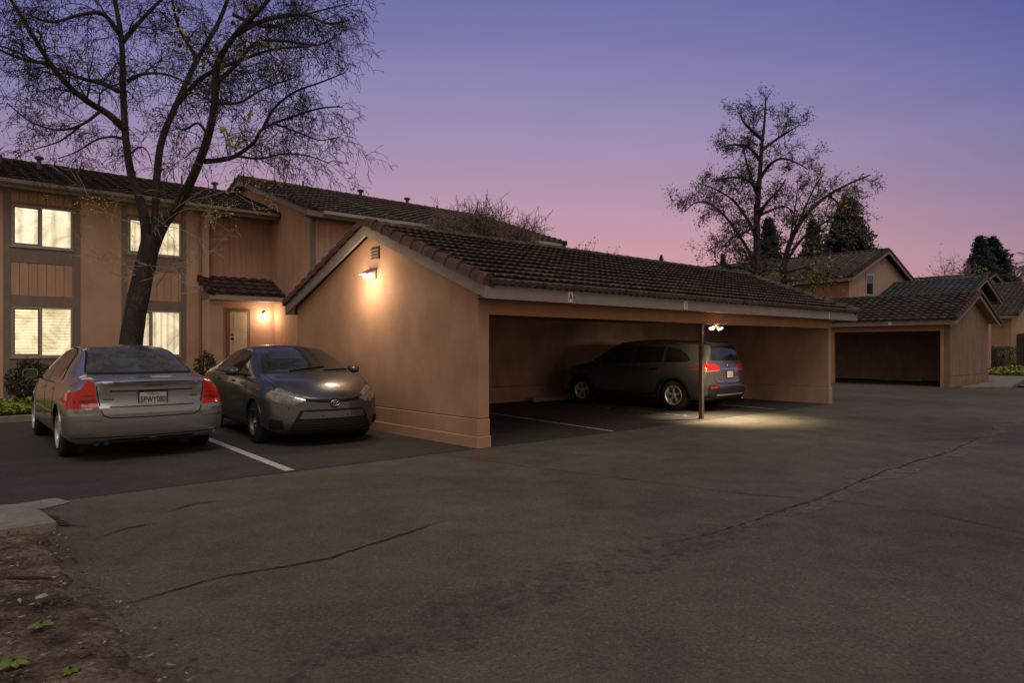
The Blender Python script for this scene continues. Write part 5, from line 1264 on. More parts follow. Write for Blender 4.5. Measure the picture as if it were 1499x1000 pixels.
class Plant:
    def __init__(s, seed): s.r = random.Random(seed); s.big = MB(); s.tw = MB(); s.lf = MB(); s.ends = []
    def rv(s, k=1): return Vector((s.r.gauss(0, k), s.r.gauss(0, k), s.r.gauss(0, k)))
    def limb(s, pts, r0, r1, k=12, wob=.0):
        P = [Vector(p) for p in pts]; D = []
        for i in range(len(P)-1):                    # Catmull-Rom
            a = P[max(i-1, 0)]; b = P[i]; c = P[i+1]; d = P[min(i+2, len(P)-1)]; n = 5
            for j in range(n):
                t = j/n; D.append(.5*((2*b)+(c-a)*t+(2*a-5*b+4*c-d)*t*t+(3*b-a-3*c+d)*t**3))
        D.append(P[-1]); n = len(D)
        R = [r0+(r1-r0)*(i/(n-1))**.9 for i in range(n)]
        R = [r*(1+.06*noise.noise(p*2.5)) for r, p in zip(R, D)]
        s.big.tube(D, R, k); return D, R
    def grow(s, p, d, L, r, lev, opt):
        n = opt['seg'][lev]; pts = [p.copy()]; d = d.normalized(); step = L/n; g = opt['droop'][lev]; wg = opt['wig'][lev]
        kids = []
        for i in range(n):
            d = (d+s.rv(wg)+Vector((0, 0, g*(i/n if g < 0 else 1)))).normalized(); p = p+d*step; pts.append(p.copy())
            if lev+1 < len(opt['seg']):
                for _ in range(opt['kids'][lev]):
                    if i >= opt.get('start', 0) and s.r.random() < opt['p'][lev]: kids.append((p.copy(), d.copy()))
        rr = [max(opt['rmin'], r*(1-.75*i/n)) for i in range(n+1)]
        tgt = s.big if r > opt['rbig'] else s.tw
        tgt.tube(pts, rr, 6 if r > opt['rbig'] else 3, cap=False)
        s.ends.append((pts[-1], d, lev))
        if lev+1 < len(opt['seg']):
            for q, dd in kids:
                a = s.rv(1); a = (a-dd*a.dot(dd)).normalized(); nd = (dd*opt['fwd'][lev]+a).normalized()
                s.grow(q, nd, L*opt['ratio'][lev]*s.r.uniform(.6, 1.2), max(opt['rmin'], r*.5), lev+1, opt)
    def along(s, D, R, opt, every, L, frac=.25, lev=0, bias=Vector((0, 0, .2)), rk=.35):
        acc = 0; tot = sum((D[i+1]-D[i]).length for i in range(len(D)-1)); run = 0
        for i in range(len(D)-1):
            seg = (D[i+1]-D[i]); acc += seg.length; run += seg.length
            if run < tot*frac: acc = 0; continue
            while acc > every:
                acc -= every*s.r.uniform(.7, 1.3); dd = seg.normalized(); a = s.rv(1); a = (a-dd*a.dot(dd)).normalized()
                s.grow(D[i], (dd*.55+a*.9+bias).normalized(), L*s.r.uniform(.6, 1.15)*(1-.35*run/tot), max(opt['rmin']*1.5, R[i]*rk), lev, opt)
    def leaf(s, p, size, n=1, spread=0, tgt=None):
        tgt = tgt or s.lf
        for _ in range(n):
            q = p+s.rv(spread) if spread else p; a = s.rv(1).normalized(); b = a.orthogonal().normalized(); c = a.cross(b); w = s.r.uniform(.6, 1.2)*size
            k = len(tgt.v); tgt.v += [tuple(q), tuple(q+a*w*.5+b*w*.35), tuple(q+a*w), tuple(q+a*w*.5-b*w*.35)]; tgt.f.append((k, k+1, k+2, k+3))
    def bud(s, p, r, d):
        k = len(s.lf.v); d = d.normalized(); a = d.orthogonal().normalized()*r*.6; b = d.cross(a)
        s.lf.v += [tuple(p-d*r*.3)]+[tuple(p+d*r*.5+q) for q in (a, b, -a, -b)]+[tuple(p+d*r*1.7)]
        s.lf.f += [(k, k+2, k+1),(k, k+3, k+2),(k, k+4, k+3),(k, k+1, k+4),(k+5, k+1, k+2),(k+5, k+2, k+3),(k+5, k+3, k+4),(k+5, k+4, k+1)]
    def finish(s, name, label, cat, base, bark, twig, leaf, group=None, leafname='buds'):
        R = thing(name, label, cat, world=Vector((base[0], base[1], 0)), rot=0, group=group); R['org'] = (float(base[0]), float(base[1]), 0.)
        if s.big.v: s.big.build('trunk', bark, R, smooth=True)
        cr = None
        if s.tw.v: cr = s.tw.build('crown', twig, R)
        if s.lf.v: s.lf.build(leafname, leaf, cr or R)
        return R
def sycamore():
    P = Plant(5); Y = 14.6
    def a(x, y, dy=0): return at(x, y, Y+dy)
    base = W(*UV(*at(193, 500, Y).xy))
    # trunk rises from the bed behind the silver saloon
    b0 = at(186, 575, Y); b0.z = .05
    D0, _ = P.limb([b0, a(190,520), a(198,460), a(210,400), a(218,362), a(222,345)], .255, .165, 16)
    P.limb([b0+Vector((0,0,-.1)), b0+Vector((.01,0,.35))], .36, .25, 16)
    L = []
    def limb(pts, r0, r1, **k): d = P.limb([a(*p) for p in pts], r0, r1, 10); L.append((d, r0)); return d
    A1 = limb([(214,372,0),(213,330,0),(204,290,.0),(192,255,.1),(184,200,.2),(180,130,.3),(178,60,.3),(168,0,.2),(150,-80,.1),(140,-170,.0)], .112, .03)
    A2 = limb([(222,372,.0),(228,320,.1),(229,270,.2),(237,205,.4),(262,145,.8),(288,88,1.2),(322,28,1.5),(345,-40,1.8),(370,-130,2.0)], .10, .03)
    A3 = limb([(217,400,.05),(224,365,.0),(240,328,-.15),(262,298,-.4),(284,255,-.8),(303,205,-1.1),(314,155,-1.3),(318,95,-1.5),(345,50,-1.8),(392,0,-2.2),(430,-60,-2.4)], .135, .03)
    A4 = limb([(183,190,.2),(160,168,.0),(128,148,-.3),(100,125,-.6),(72,90,-.9),(46,48,-1.1),(18,2,-1.3),(-30,-70,-1.5)], .085, .025)
    limb([(172,133,.2),(150,122,.5),(118,114,.8),(95,104,1.0),(60,92,1.3),(10,70,1.6),(-40,60,1.8)], .055, .018)
    limb([(70,92,-.9),(40,88,-1.0),(5,75,-1.1),(-40,50,-1.3)], .045, .015)
    limb([(176,50,.3),(150,20,-.2),(115,22,-.6),(75,32,-1.0),(40,20,-1.3)], .055, .016)
    limb([(188,118,.3),(202,110,-.2),(220,107,-.6),(245,109,-.9),(275,122,-1.2)], .045, .014)
    limb([(262,150,.8),(290,118,.3),(320,100,-.2),(352,88,-.6),(400,72,-1.0),(455,68,-1.2)], .06, .016)
    limb([(300,236,-.9),(322,234,-.6),(345,228,-.3),(372,208,.1),(385,188,.4),(430,170,.8),(470,158,1.0),(502,156,1.1)], .06, .014)
    limb([(385,188,.4),(400,160,.2),(430,135,-.2),(470,120,-.6),(505,106,-.8)], .035, .011)
    limb([(318,120,-1.5),(345,95,-1.2),(375,62,-.9),(420,60,-.5),(462,66,-.2),(492,54,.1)], .05, .013)
    limb([(305,200,-1.1),(290,180,-.8),(270,190,-.5),(255,184,-.2)], .035, .012)
    limb([(345,50,-1.8),(385,30,-2.0),(440,20,-2.2),(480,34,-2.3),(512,28,-2.3)], .05, .014)
    limb([(340,20,1.4),(395,40,1.7),(450,20,2.0),(510,5,2.2)], .045, .014)
    limb([(178,62,.3),(215,20,.6),(255,-20,.9)], .06, .02)
    limb([(290,88,1.2),(262,40,1.0),(250,-10,.8)], .05, .02)
    limb([(150,160,-.1),(120,182,-.4),(85,190,-.8),(45,178,-1.1),(10,150,-1.4)], .035, .010)
    limb([(315,150,-1.3),(350,150,-1.7),(385,130,-2.1),(440,110,-2.4)], .035, .010)
    limb([(185,205,.2),(165,200,.5),(140,205,.9),(112,222,1.2),(85,232,1.4)], .035, .010)
    limb([(120,182,-.4),(90,205,-.6),(62,215,-.9),(35,222,-1.1)], .022, .008)
    limb([(345,228,-.3),(380,232,-.6),(415,225,-.9),(450,228,-1.2),(480,238,-1.3)], .03, .009)
    limb([(400,180,.5),(440,195,.4),(468,205,.3),(498,200,.2)], .025, .009)
    limb([(190,225,.2),(205,215,-.2),(216,222,-.5),(222,240,-.7)], .02, .008)
    limb([(300,215,-1.0),(285,218,-1.3),(270,232,-1.5)], .02, .008)
    opt = dict(seg=[8,7,4], droop=[-.13,-.36,-.40], wig=[.17,.15,.16], kids=[2,1,1], p=[.62,.66,0], fwd=[.7,.7,.6], ratio=[.66,.34,.5], rmin=.0040, rbig=.016)
    for (D, R), r0 in L:
        big = r0 > .095
        P.along(D, R, opt, .27 if big else .19, 1.45 if big else 1.15, frac=.42 if big else .12, rk=.15 if big else .36)
    for p, d, lev in P.ends:
        if lev >= 1 and P.r.random() < .85: P.bud(p, P.r.uniform(.011, .021), d)
    R = P.finish('sycamore_tree', 'large bare sycamore with drooping twigs standing behind the silver saloon', 'tree', at(193,500,Y), M['bark'], M['twig'], M['leaf_bud'])
    # yellow new leaves
    Q = Plant(9); spots = [(352,75,-1.4),(358,52,-1.6),(335,82,-1.3),(362,88,-1.4),(384,62,-1.4),(398,70,-1),(262,12,.5),(265,45,.5),(366,8,-1.5),(270,72,.2),(300,88,-.9),(318,84,-.9),(322,98,-.9),(327,190,-1.2),(316,172,-1.2),(330,202,-1.2),(345,210,-1),(356,208,-1),(365,168,-1),(285,135,-.4),(398,110,-1.4),(28,36,-1),(50,52,-1),(372,64,-.8),(410,70,-.8)]
    for x, y, dy in spots:
        for _ in range(16): Q.leaf(a(x+Q.r.gauss(0,5), y+Q.r.gauss(0,4), dy+Q.r.gauss(0,.1)), Q.r.uniform(.05,.12), 1)
    for x0, y0, x1, y1, n in ((60,285,78,290,6),(112,288,172,300,60),(120,300,160,318,30),(108,298,140,322,18),(300,290,350,318,120),(345,262,412,272,50),(328,255,352,300,70),(372,272,400,312,40),(340,318,350,335,14),(300,300,322,335,30)):
        for _ in range(n): Q.leaf(a(Q.r.uniform(x0,x1), Q.r.uniform(y0,y1), -1.3+Q.r.gauss(0,.25)), Q.r.uniform(.022,.05), 1)
    Q.lf.build('young_leaves', M['leaf_y'], R)
    rr = random.Random(3)
    for x, y in ((262,15),(260,28),(263,66),(341,33),(350,66),(431,5),(373,8),(352,73)):
        p = a(x, y, -.6); B = MB(); B.lathe(p-Vector((0,0,.05)), (0,0,1), [(0,.01),(.012,.03),(.05,.048),(.088,.03),(.10,.01)], 8); B.tube([p+Vector((0,0,.05)), p+Vector((.02,0,.35))], .004, 3); B.build('seed_ball', M['ball'], R)
    # low shoots, lamp light from below put into their pale twig colour
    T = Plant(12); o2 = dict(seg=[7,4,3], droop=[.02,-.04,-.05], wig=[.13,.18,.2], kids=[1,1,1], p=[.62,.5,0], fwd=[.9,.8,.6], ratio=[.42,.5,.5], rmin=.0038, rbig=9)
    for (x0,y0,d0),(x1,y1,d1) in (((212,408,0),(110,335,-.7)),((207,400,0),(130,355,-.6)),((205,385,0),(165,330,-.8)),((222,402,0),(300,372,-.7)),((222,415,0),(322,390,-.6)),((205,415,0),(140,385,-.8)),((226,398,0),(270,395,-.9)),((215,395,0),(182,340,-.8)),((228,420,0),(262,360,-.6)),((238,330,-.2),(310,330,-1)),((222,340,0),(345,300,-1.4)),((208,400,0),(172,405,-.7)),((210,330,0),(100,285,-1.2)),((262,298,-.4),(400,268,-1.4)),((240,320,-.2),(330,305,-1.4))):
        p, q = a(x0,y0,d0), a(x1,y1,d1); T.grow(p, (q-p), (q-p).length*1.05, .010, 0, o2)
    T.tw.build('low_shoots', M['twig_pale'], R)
sycamore()
def bare_tree():
    P = Plant(21); Y = 31.0
    def a(x, y, dy=0): return at(x, y, Y+dy)
    b = a(1107, 470); b.z = 0
    L = []
    def limb(pts, r0, r1): d = P.limb([a(*p) for p in pts], r0, r1, 8); L.append((d, r0)); return d
    D = P.limb([b, a(1107,420), a(1108,360), a(1108,310), a(1112,260), a(1115,215), a(1119,180), a(1121,142)], .23, .03, 10); L.append((D, .28))
    for pts in ([(1107,405,0),(1098,372,-.3),(1082,345,-.8),(1066,322,-1.2),(1045,302,-1.6),(1020,296,-2),(1002,310,-2.3)],
                [(1107,345,0),(1092,318,.5),(1072,292,1),(1045,276,1.4),(1022,268,1.8)],
                [(1108,325,0),(1120,300,-.4),(1140,278,-.8),(1150,262,-1.2)],
                [(1110,290,0),(1100,262,.4),(1092,235,.7),(1085,205,1)],
                [(1112,262,0),(1128,240,-.5),(1146,232,-1),(1170,240,-1.5),(1182,248,-1.8)],
                [(1112,275,0),(1090,262,-.6),(1066,260,-1.2),(1040,266,-1.6)],
                [(1115,220,0),(1135,205,.6),(1155,192,1.1),(1172,182,1.4)],
                [(1113,235,0),(1095,215,.6),(1070,212,1.1),(1050,218,1.5)],
                [(1117,205,0),(1100,190,-.6),(1088,178,-.9),(1084,165,-1)],
                [(1107,330,0),(1090,340,-1),(1070,350,-1.6),(1050,372,-2.0)],
                [(1107,318,0),(1128,308,1),(1150,302,1.5),(1166,318,1.9)],
                [(1108,400,0),(1088,392,-.8),(1060,390,-1.4),(1045,380,-1.8)]):
        limb(pts, .09, .02)
    opt = dict(seg=[6,4,3], droop=[-.06,-.15,-.2], wig=[.20,.22,.2], kids=[2,2,1], p=[.62,.52,0], fwd=[.8,.8,.7], ratio=[.5,.5,.5], rmin=.009, rbig=.05)
    for (D, R), r0 in L: P.along(D, R, opt,  .36 if r0 > .2 else .30, 1.25 if r0 < .2 else 1.35, frac=.35 if r0 > .2 else .25, rk=.30)
    for p, d, lev in P.ends:
        P.leaf(p, P.r.uniform(.06,.12), 3, .12)
    P.finish('bare_tree', 'tall nearly bare tree with a pointed airy crown behind the long carport', 'tree', a(1107,470), M['bark'], M['twig'], M['leaf_olive'], leafname='leaves')
bare_tree()
def leaning_tree():
    P = Plant(33); Y = 33.0
    def a(x, y, dy=0): return at(x, y, Y+dy)
    b = a(1146, 470); b.z = 0; L = []
    for pts, r0, r1 in (([b, a(1147,415), a(1152,370), a(1166,335), a(1186,308), a(1212,286), a(1245,268), a(1274,256)], .18, .03),
                    ([a(1150,385), a(1172,352,-.5), a(1200,330,-1), a(1232,312,-1.4), a(1262,300,-1.7)], .09, .02),
                    ([a(1166,335), a(1180,300,.5), a(1195,270,1), a(1205,255,1.2)], .06, .02),
                    ([a(1152,372), a(1160,330,.6), a(1166,290,1), a(1168,262,1.2)], .05, .015),
                    ([a(1149,400), a(1180,392,-1), a(1200,402,-1.4), a(1212,410,-1.6)], .05, .015),
                    ([a(1149,400), a(1130,395,-1), a(1120,410,-1.4)], .05, .015),
                    ([a(1212,286), a(1230,300,1), a(1246,325,1.4), a(1252,345,1.6)], .05, .015)):
        d = P.limb(pts, r0, r1, 8); L.append((d, r0))
    opt = dict(seg=[5,4,3], droop=[-.05,-.15,-.2], wig=[.2,.22,.2], kids=[2,2,1], p=[.65,.5,0], fwd=[.8,.8,.7], ratio=[.5,.5,.5], rmin=.011, rbig=.05)
    for (D, R), r0 in L: P.along(D, R, opt, .36, 1.3, frac=.35 if r0 > .1 else .2, rk=.3)
    G = MB()
    for p, d, lev in P.ends:
        px = 749.5+F*p.x/p.y
        P.leaf(p, P.r.uniform(.06,.13), 2, .10)
        if P.r.random() < .35 and px > 1185: P.leaf(p, P.r.uniform(.10,.18), 2, .22, G)
    R = P.finish('leaning_tree', 'leaning tree with yellowing leaves arching right beside the tall nearly bare tree', 'tree', a(1146,470), M['bark'], M['twig'], M['leaf_olive'], leafname='leaves')
    for _ in range(170):
        x = P.r.choice([P.r.uniform(1122,1215), P.r.uniform(1122,1145), P.r.uniform(1185,1215)]); P.leaf(a(x, 405+P.r.gauss(0,7), -1.6), P.r.uniform(.10,.2), 1, 0, G)
    G.build('yellow_leaves', leafmat('leaf_autumn', (.16,.12,.02), (.36,.27,.05), 2), R)
leaning_tree()
def conifer(name, label, x, ytop, ybot, Y, wpx, seed, dens=1.0, base_z=0, gap=.0, group=None):
    P = Plant(seed); X = (x-749.5)/F*Y; zt = CAM_H-(ytop-508)/F*Y; zb = CAM_H-(ybot-508)/F*Y; Wd = wpx/F*Y/2; H_ = zt-zb
    P.big.tube([(X,Y,base_z),(X,Y,(zt+base_z)/2),(X,Y,zt-.1)], [H_*.025,H_*.018,.02], 8)
    n = int(26*dens)
    for i in range(n):
        t = (i+.5)/n; z = zb+H_*t; rad = Wd*(1-t)**.85*(.60+.55*P.r.random())*(.8+.4*noise.noise(Vector((seed, t*5, 0)))+.2)
        for k in range(max(3, int(9*dens))):
            az = P.r.uniform(0, 6.283); L_ = rad*P.r.uniform(.6, 1.15)
            if P.r.random() < gap: continue
            p = Vector((X, Y, z)); d = Vector((math.cos(az), math.sin(az), .12)); pts = []
            for q in range(5): f = q/4; pts.append(p+d*L_*f+Vector((0, 0, -.18*L_*f*f)))
            P.tw.tube(pts, [.02*Wd,.015*Wd,.012*Wd,.008*Wd,.004*Wd], 3, cap=False)
            for q in range(1, 5):
                for _ in range(int(7*dens)): P.leaf(pts[q]+Vector((0,0,-.02*Wd)), Wd*.12, 1, Wd*.055)
    for _ in range(20): P.leaf(Vector((X, Y, zt-P.r.random()*H_*.08)), Wd*.10, 1, Wd*.03)
    return P.finish(name, label, 'tree', (X, Y), M['bark'], M['needle'], M['needle'], leafname='needles', group=group)
conifer('conifer_tree', 'broad dark conifer behind the leaning tree and the distant townhouse roof', 1240, 296, 402, 62, 120, 41, 1.5, gap=.08)
conifer('conifer_tree', 'ragged dark conifer seen through the leaning tree, left of the broad conifer', 1190, 326, 400, 58, 76, 42, 1.2, gap=.15)
conifer('conifer_tree', 'thin conifer right behind the trunk of the tall nearly bare tree', 1125, 322, 400, 60, 84, 43, 1.1, gap=.35)
conifer('conifer_tree', 'small conifer low behind the left side of the tall nearly bare tree', 1058, 372, 410, 66, 30, 48, 1.0, gap=.2)
conifer('conifer_tree', 'taller left conifer of the dark pair against the pink sky at the right', 1434, 348, 425, 95, 66, 44, 1.4)
conifer('conifer_tree', 'right conifer of the dark pair against the pink sky at the right', 1452, 352, 425, 97, 92, 45, 1.5, gap=.05)
conifer('conifer_tree', 'tiny pointed conifer top just above the long carport roof ridge', 968, 374, 410, 80, 22, 46, 1.0)
def shrub(name, label, cat, pts, Y, ybase, twig, leaf, lsize, seed, h=1.0, spread=.5, n=9, leafn=1, base_z=0, leafp=.8, opt=None):
    """many-stemmed bush: stems climb from a base to the listed pixel tops"""
    P = Plant(seed); op = opt or dict(seg=[6,4,3], droop=[.05,.02,0], wig=[.12,.2,.2], kids=[2,1,1], p=[.8,.6,0], fwd=[1.0,.9,.7], ratio=[.35,.5,.5], rmin=.006, rbig=9)
    xs = [p[0] for p in pts]; bx = sum(xs)/len(xs)
    for x, y in pts:
        q = at(x, y, Y+P.r.uniform(-.5,.5)*spread); b = at(bx+(x-bx)*.6, ybase, Y); b.z = base_z+ (0 if ybase is None else max(0, b.z))
        P.grow(b, q-b, (q-b).length, .016*h, 0, op)
    for p, d, lev in P.ends:
        if P.r.random() < leafp: P.leaf(p, lsize, leafn, lsize*.6)
    return P.finish(name, label, cat, at(bx, 500, Y), M['bark'], twig, leaf, leafname='leaves')
rs = random.Random(77)
shrub('bare_shrub', 'tall thicket of bare red-brown shoots against the townhouse wing, left part behind the carport ridge', 'shrub', [(rs.uniform(668,722), rs.uniform(312,352)) for _ in range(110)], 19.5, 400, M['twig_red'], M['leaf_bud'], .04, 51, leafp=.2)
shrub('bare_shrub', 'bare red-brown shoots at the right end of the thicket behind the carport ridge', 'shrub', [(rs.uniform(724,778), rs.uniform(328,358)) for _ in range(80)], 20.5, 405, M['twig_red'], M['leaf_bud'], .04, 52, leafp=.2)
shrub('bare_shrub', 'low bare shoots left of the thicket behind the carport ridge', 'shrub', [(rs.uniform(622,668), rs.uniform(332,350)) for _ in range(60)], 19.0, 395, M['twig_red'], M['leaf_bud'], .04, 53)
shrub('flowering_shrub', 'loose shrub tips with dark red buds poking above the middle of the carport ridge', 'shrub', [(838,366),(848,372),(862,352),(868,362),(880,350),(886,358),(893,366),(902,378),(916,374),(858,372),(910,382),(874,372)], 22.0, 420, M['twig_red'], leafmat('bud_red', (.10,.03,.035), (.20,.07,.07)), .085, 54, leafn=3, opt=dict(seg=[6,3], droop=[.05,.02], wig=[.12,.2], kids=[1,1], p=[.5,0], fwd=[.9,.9], ratio=[.2,.5], rmin=.007, rbig=9))
shrub('bare_shrub', 'pale feathery leafless tree top beside the dark pair of conifers', 'tree', [(rs.uniform(1366,1424), rs.uniform(384,402)) for _ in range(16)], 58, 440, M['twig_pale'], M['leaf_olive'], .16, 55, h=2, leafp=.7)
def bush(name, label, x0, y0, x1, y1, Y, leaf, size, n, seed, depth=None, boxy=False, cat='bush', base=None, group=None):
    P = Plant(seed); a = at(x0, y1, Y); b = at(x1, y0, Y); zb = 0 if base is None else base
    cx = (a.x+b.x)/2; rx = (b.x-a.x)/2; zt = b.z; rz = (zt-zb)/2; cz = zb+rz; ry = depth or rx*.8
    for _ in range(14): q = Vector((cx+P.r.uniform(-.7,.7)*rx, Y+P.r.uniform(-.7,.7)*ry, zb+rz*P.r.uniform(1,1.8))); P.tw.tube([(cx+P.r.uniform(-.3,.3)*rx, Y, zb), tuple(q)], [.015,.006], 4)
    for _ in range(n):
        if boxy: p = Vector((P.r.uniform(-1,1), P.r.uniform(-1,1), P.r.uniform(-1,1))); m = max(abs(p.x),abs(p.y),abs(p.z)); p = p/m*P.r.uniform(.8,1)
        else: p = P.rv(1).normalized()*P.r.uniform(.55,1)**.6; 
        f = 1+.28*noise.noise(Vector((p.x*2.4, p.y*2.4, p.z*2.4+seed)))*(0.15 if boxy else 1)
        P.leaf(Vector((cx+p.x*rx*f, Y+p.y*ry*f, max(zb+.02, cz+p.z*rz*f))), size, 1)
    return P.finish(name, label, cat, (cx, Y), M['bark'], M['twig'], leaf, leafname='leaves', group=group)
bush('shrub', 'dark clipped shrub under the lower left lit window', 12, 528, 82, 575, 16.4, M['leaf_hedge'], .06, 3800, 61, depth=.35)
bush('shrub', 'small dark shrub at the wall between the silver saloon and grey sedan', 284, 514, 316, 560, 18.9, M['leaf_hedge'], .06, 1500, 62, depth=.4)
bush('hedge', 'clipped hedge block at the foot of the dark fence by the right-hand walkway', 1450, 508, 1478, 538, 42, M['leaf_hedge'], .12, 2200, 63, depth=.9, boxy=True)
bush('shrub', 'yellow-green shrub behind the ridge of the slate-tiled extension', 1336, 400, 1364, 440, 52, M['leaf_green'], .22, 500, 64)
bush('shrub', 'tall yellow-green shrub in front of the dark pair of conifers', 1424, 392, 1462, 440, 60, leafmat('leaf_dull_green', (.07,.085,.02), (.17,.19,.045)), .26, 900, 65)
def palm():
    P = Plant(71); X = (1512-749.5)/F*75; Y = 75.; zt = CAM_H-(388-508)/F*75
    P.big.tube([(X,Y,0),(X,Y,zt*.5),(X,Y,zt)], [.35,.25,.28], 10)
    for k in range(46):
        az = 2*math.pi*k/46+P.r.uniform(-.1,.1); el = P.r.uniform(-.9, 1.3); d = Vector((math.cos(az)*math.cos(el), math.sin(az)*math.cos(el), math.sin(el))); p = Vector((X,Y,zt)); pts = [p]
        for i in range(7): d = (d+Vector((0,0,-.22))).normalized(); p = p+d*.38; pts.append(p)
        P.tw.tube(pts, .02, 3, cap=False)
        for i in range(1, 8):
            q = pts[i]; t = (pts[i]-pts[i-1]).normalized(); sd = t.cross(Vector((0,0,1))).normalized() if abs(t.z) < .98 else Vector((1,0,0))
            for s in (-1, 1):
                for m in range(3):
                    e = q-t*.12*m+sd*s*.45+Vector((0,0,-.30)); k0 = len(P.lf.v); P.lf.v += [tuple(q-t*.12*m), tuple(e), tuple(q-t*.12*m+t*.07)]; P.lf.f.append((k0,k0+1,k0+2))
    P.finish('palm_tree', 'fan of hanging palm fronds at the right edge of the picture', 'tree', (X, Y), M['bark'], M['twig'], leafmat('palm_frond', (.05,.055,.02), (.13,.13,.05), 2), leafname='fronds')
palm()
def carpet(name, label, area, z, n, size, leaf, seed, upward=True):
    rnd = random.Random(seed); mb = MB(); u0, v0, u1, v1 = area
    for _ in range(n):
        u = rnd.uniform(u0, u1); v = rnd.uniform(v0, v1); h = z+.06+.10*max(0, noise.noise(Vector((u*1.2, v*1.2, 0)))+.4)+rnd.uniform(0, .06)
        a = rnd.uniform(0, 6.28); w = size*rnd.uniform(.6, 1.3); t = rnd.uniform(-.5, .8); d = Vector((math.cos(a), math.sin(a), t)); s = Vector((-math.sin(a), math.cos(a), rnd.uniform(-.4,.4))); p = Vector((u, v, h)); k = len(mb.v)
        mb.v += [tuple(p), tuple(p+d*w*.5+s*w*.4), tuple(p+d*w), tuple(p+d*w*.5-s*w*.4)]; mb.f.append((k,k+1,k+2,k+3))
    ob = mb.build(name, leaf, kind='stuff', label=label, cat='ground cover'); return ob
carpet('ground_cover', 'bright green ground cover filling the bed behind the kerb at the left', (-9, 8.85, -.2, 12.6), .05, 26000, .085, M['leaf_green'], 81)
carpet('ground_cover', 'low green ground cover beside the right-hand walkway', (34, -1.0, 58, 3.0), .05, 16000, .17, M['leaf_green'], 82)
# litter on the dirt strip
def litter():
    rnd = random.Random(91); mb = MB(); m2 = MB()
    for i in range(12000):
        u = rnd.uniform(-7.2, -5.45) if i % 30 else rnd.gauss(-5.45, .07); v = -.9-5*rnd.random()
        if noise.noise(Vector((u*2.2, v*2.2, 4)))+.18*rnd.random() < .02 and i % 3: continue
        t = (mb if i % 7 else m2); L = rnd.uniform(.005, .020)*rnd.choice((.6,1,1,1.6)); a = rnd.uniform(0, 6.28); d = Vector((math.cos(a), math.sin(a), rnd.uniform(-.2,.4)))*L; s = Vector((-math.sin(a), math.cos(a), rnd.uniform(-.3,.5)))*L*rnd.uniform(.2,.5); p = Vector((u, v, (.016 if u < -5.5 else .012)+rnd.uniform(0,.012))); k = len(t.v)
        t.v += [tuple(p), tuple(p+d+s), tuple(p+d*1.6), tuple(p+d-s)]; t.f += [(k,k+1,k+2,k+3)]
    mb.build('leaf_litter', noisy('chips', [(.3,(.05,.03,.022)),(.7,(.14,.09,.06))], 20, bump=0), kind='stuff', label='brown bark chips and dead leaf scraps scattered on the dirt', cat='litter')
    m2.build('leaf_litter', noisy('chips_pale', [(.3,(.25,.19,.13)),(.7,(.42,.34,.26))], 20, bump=0), kind='stuff', label='pale straw-coloured scraps scattered on the dirt', cat='litter')
    g = MB()
    for i in range(450):
        u = rnd.uniform(-5.4, 9); v = -rnd.random()**1.0*6.4-.1; L = rnd.uniform(.003, .009); a = rnd.uniform(0, 6.28)
        g.v += [(u+math.cos(a+q)*L*rnd.uniform(.6,1.2), v+math.sin(a+q)*L*rnd.uniform(.6,1.2), .010) for q in (0, 1.6, 3.1, 4.7)]+[(u, v, .016)]; k = len(g.v)-5; g.f += [(k,k+1,k+4),(k+1,k+2,k+4),(k+2,k+3,k+4),(k+3,k,k+4)]
    g.build('grit', noisy('grit', [(.3,(.05,.04,.03)),(.7,(.30,.25,.20))], 30, bump=0), kind='stuff', label='fine grit scattered over the asphalt', cat='grit')
litter()
def weed(x, y, size, label, seed):
    Z = (y-508); Yd = F*CAM_H/Z; X = (x-749.5)/F*Yd; R = thing('weed', label, 'weed', world=Vector((X, Yd, .02)), rot=0); R['org'] = (0.,0.,0.); P = Plant(seed)
    for k in range(11):
        a = 2*math.pi*k/11+P.r.uniform(-.2,.2); L = size*P.r.uniform(.5,1); d = Vector((math.cos(a), math.sin(a), .45)); s = Vector((-math.sin(a), math.cos(a), 0)); n0 = len(P.lf.v); pts = []
        for i, (t, w) in enumerate(((0,.05),(.25,.16),(.5,.26),(.75,.20),(1,.02))):
            c = d*L*t+Vector((0,0,-.45*L*t*t)); P.lf.v += [tuple(c-s*w*L), tuple(c+Vector((0,0,.012))), tuple(c+s*w*L)]
            if i: b = n0+3*i; P.lf.f += [(b-3,b-2,b+1,b),(b-2,b-1,b+2,b+1)]
    P.lf.build('leaves', leafmat('weed_leaf', (.08,.12,.02), (.20,.26,.05), 12), R)
    st = MB(); st.tube([(0,0,-.02),(0,0,.02)], .006, 5); st.build('stem', M['twig'], R)
weed(20, 978, .09, 'largest broad-leaved green weed low on the dirt at the bottom left', 1)
weed(60, 922, .065, 'green weed in the middle of the dirt strip at the left', 2)
weed(103, 990, .05, 'small weed by the asphalt edge at the bottom left', 3)
def on_ground(x, y, z=0): Yd = F*(CAM_H-z)/(y-508); return Vector(((x-749.5)/F*Yd, Yd, z))
p = on_ground(44, 857); q = UV(p.x, p.y)
mb = MB(); a0 = q; rr = random.Random(5); mb.tube([(a0[0]-.10+.05*i, a0[1]+.09-.045*i, .04+rr.uniform(-.004,.004)) for i in range(5)], [.009,.012,.011,.010,.007], 6)
mb.build('stick', M['twig'], None, label='short dark stick lying on the dirt strip at the left', cat='stick')
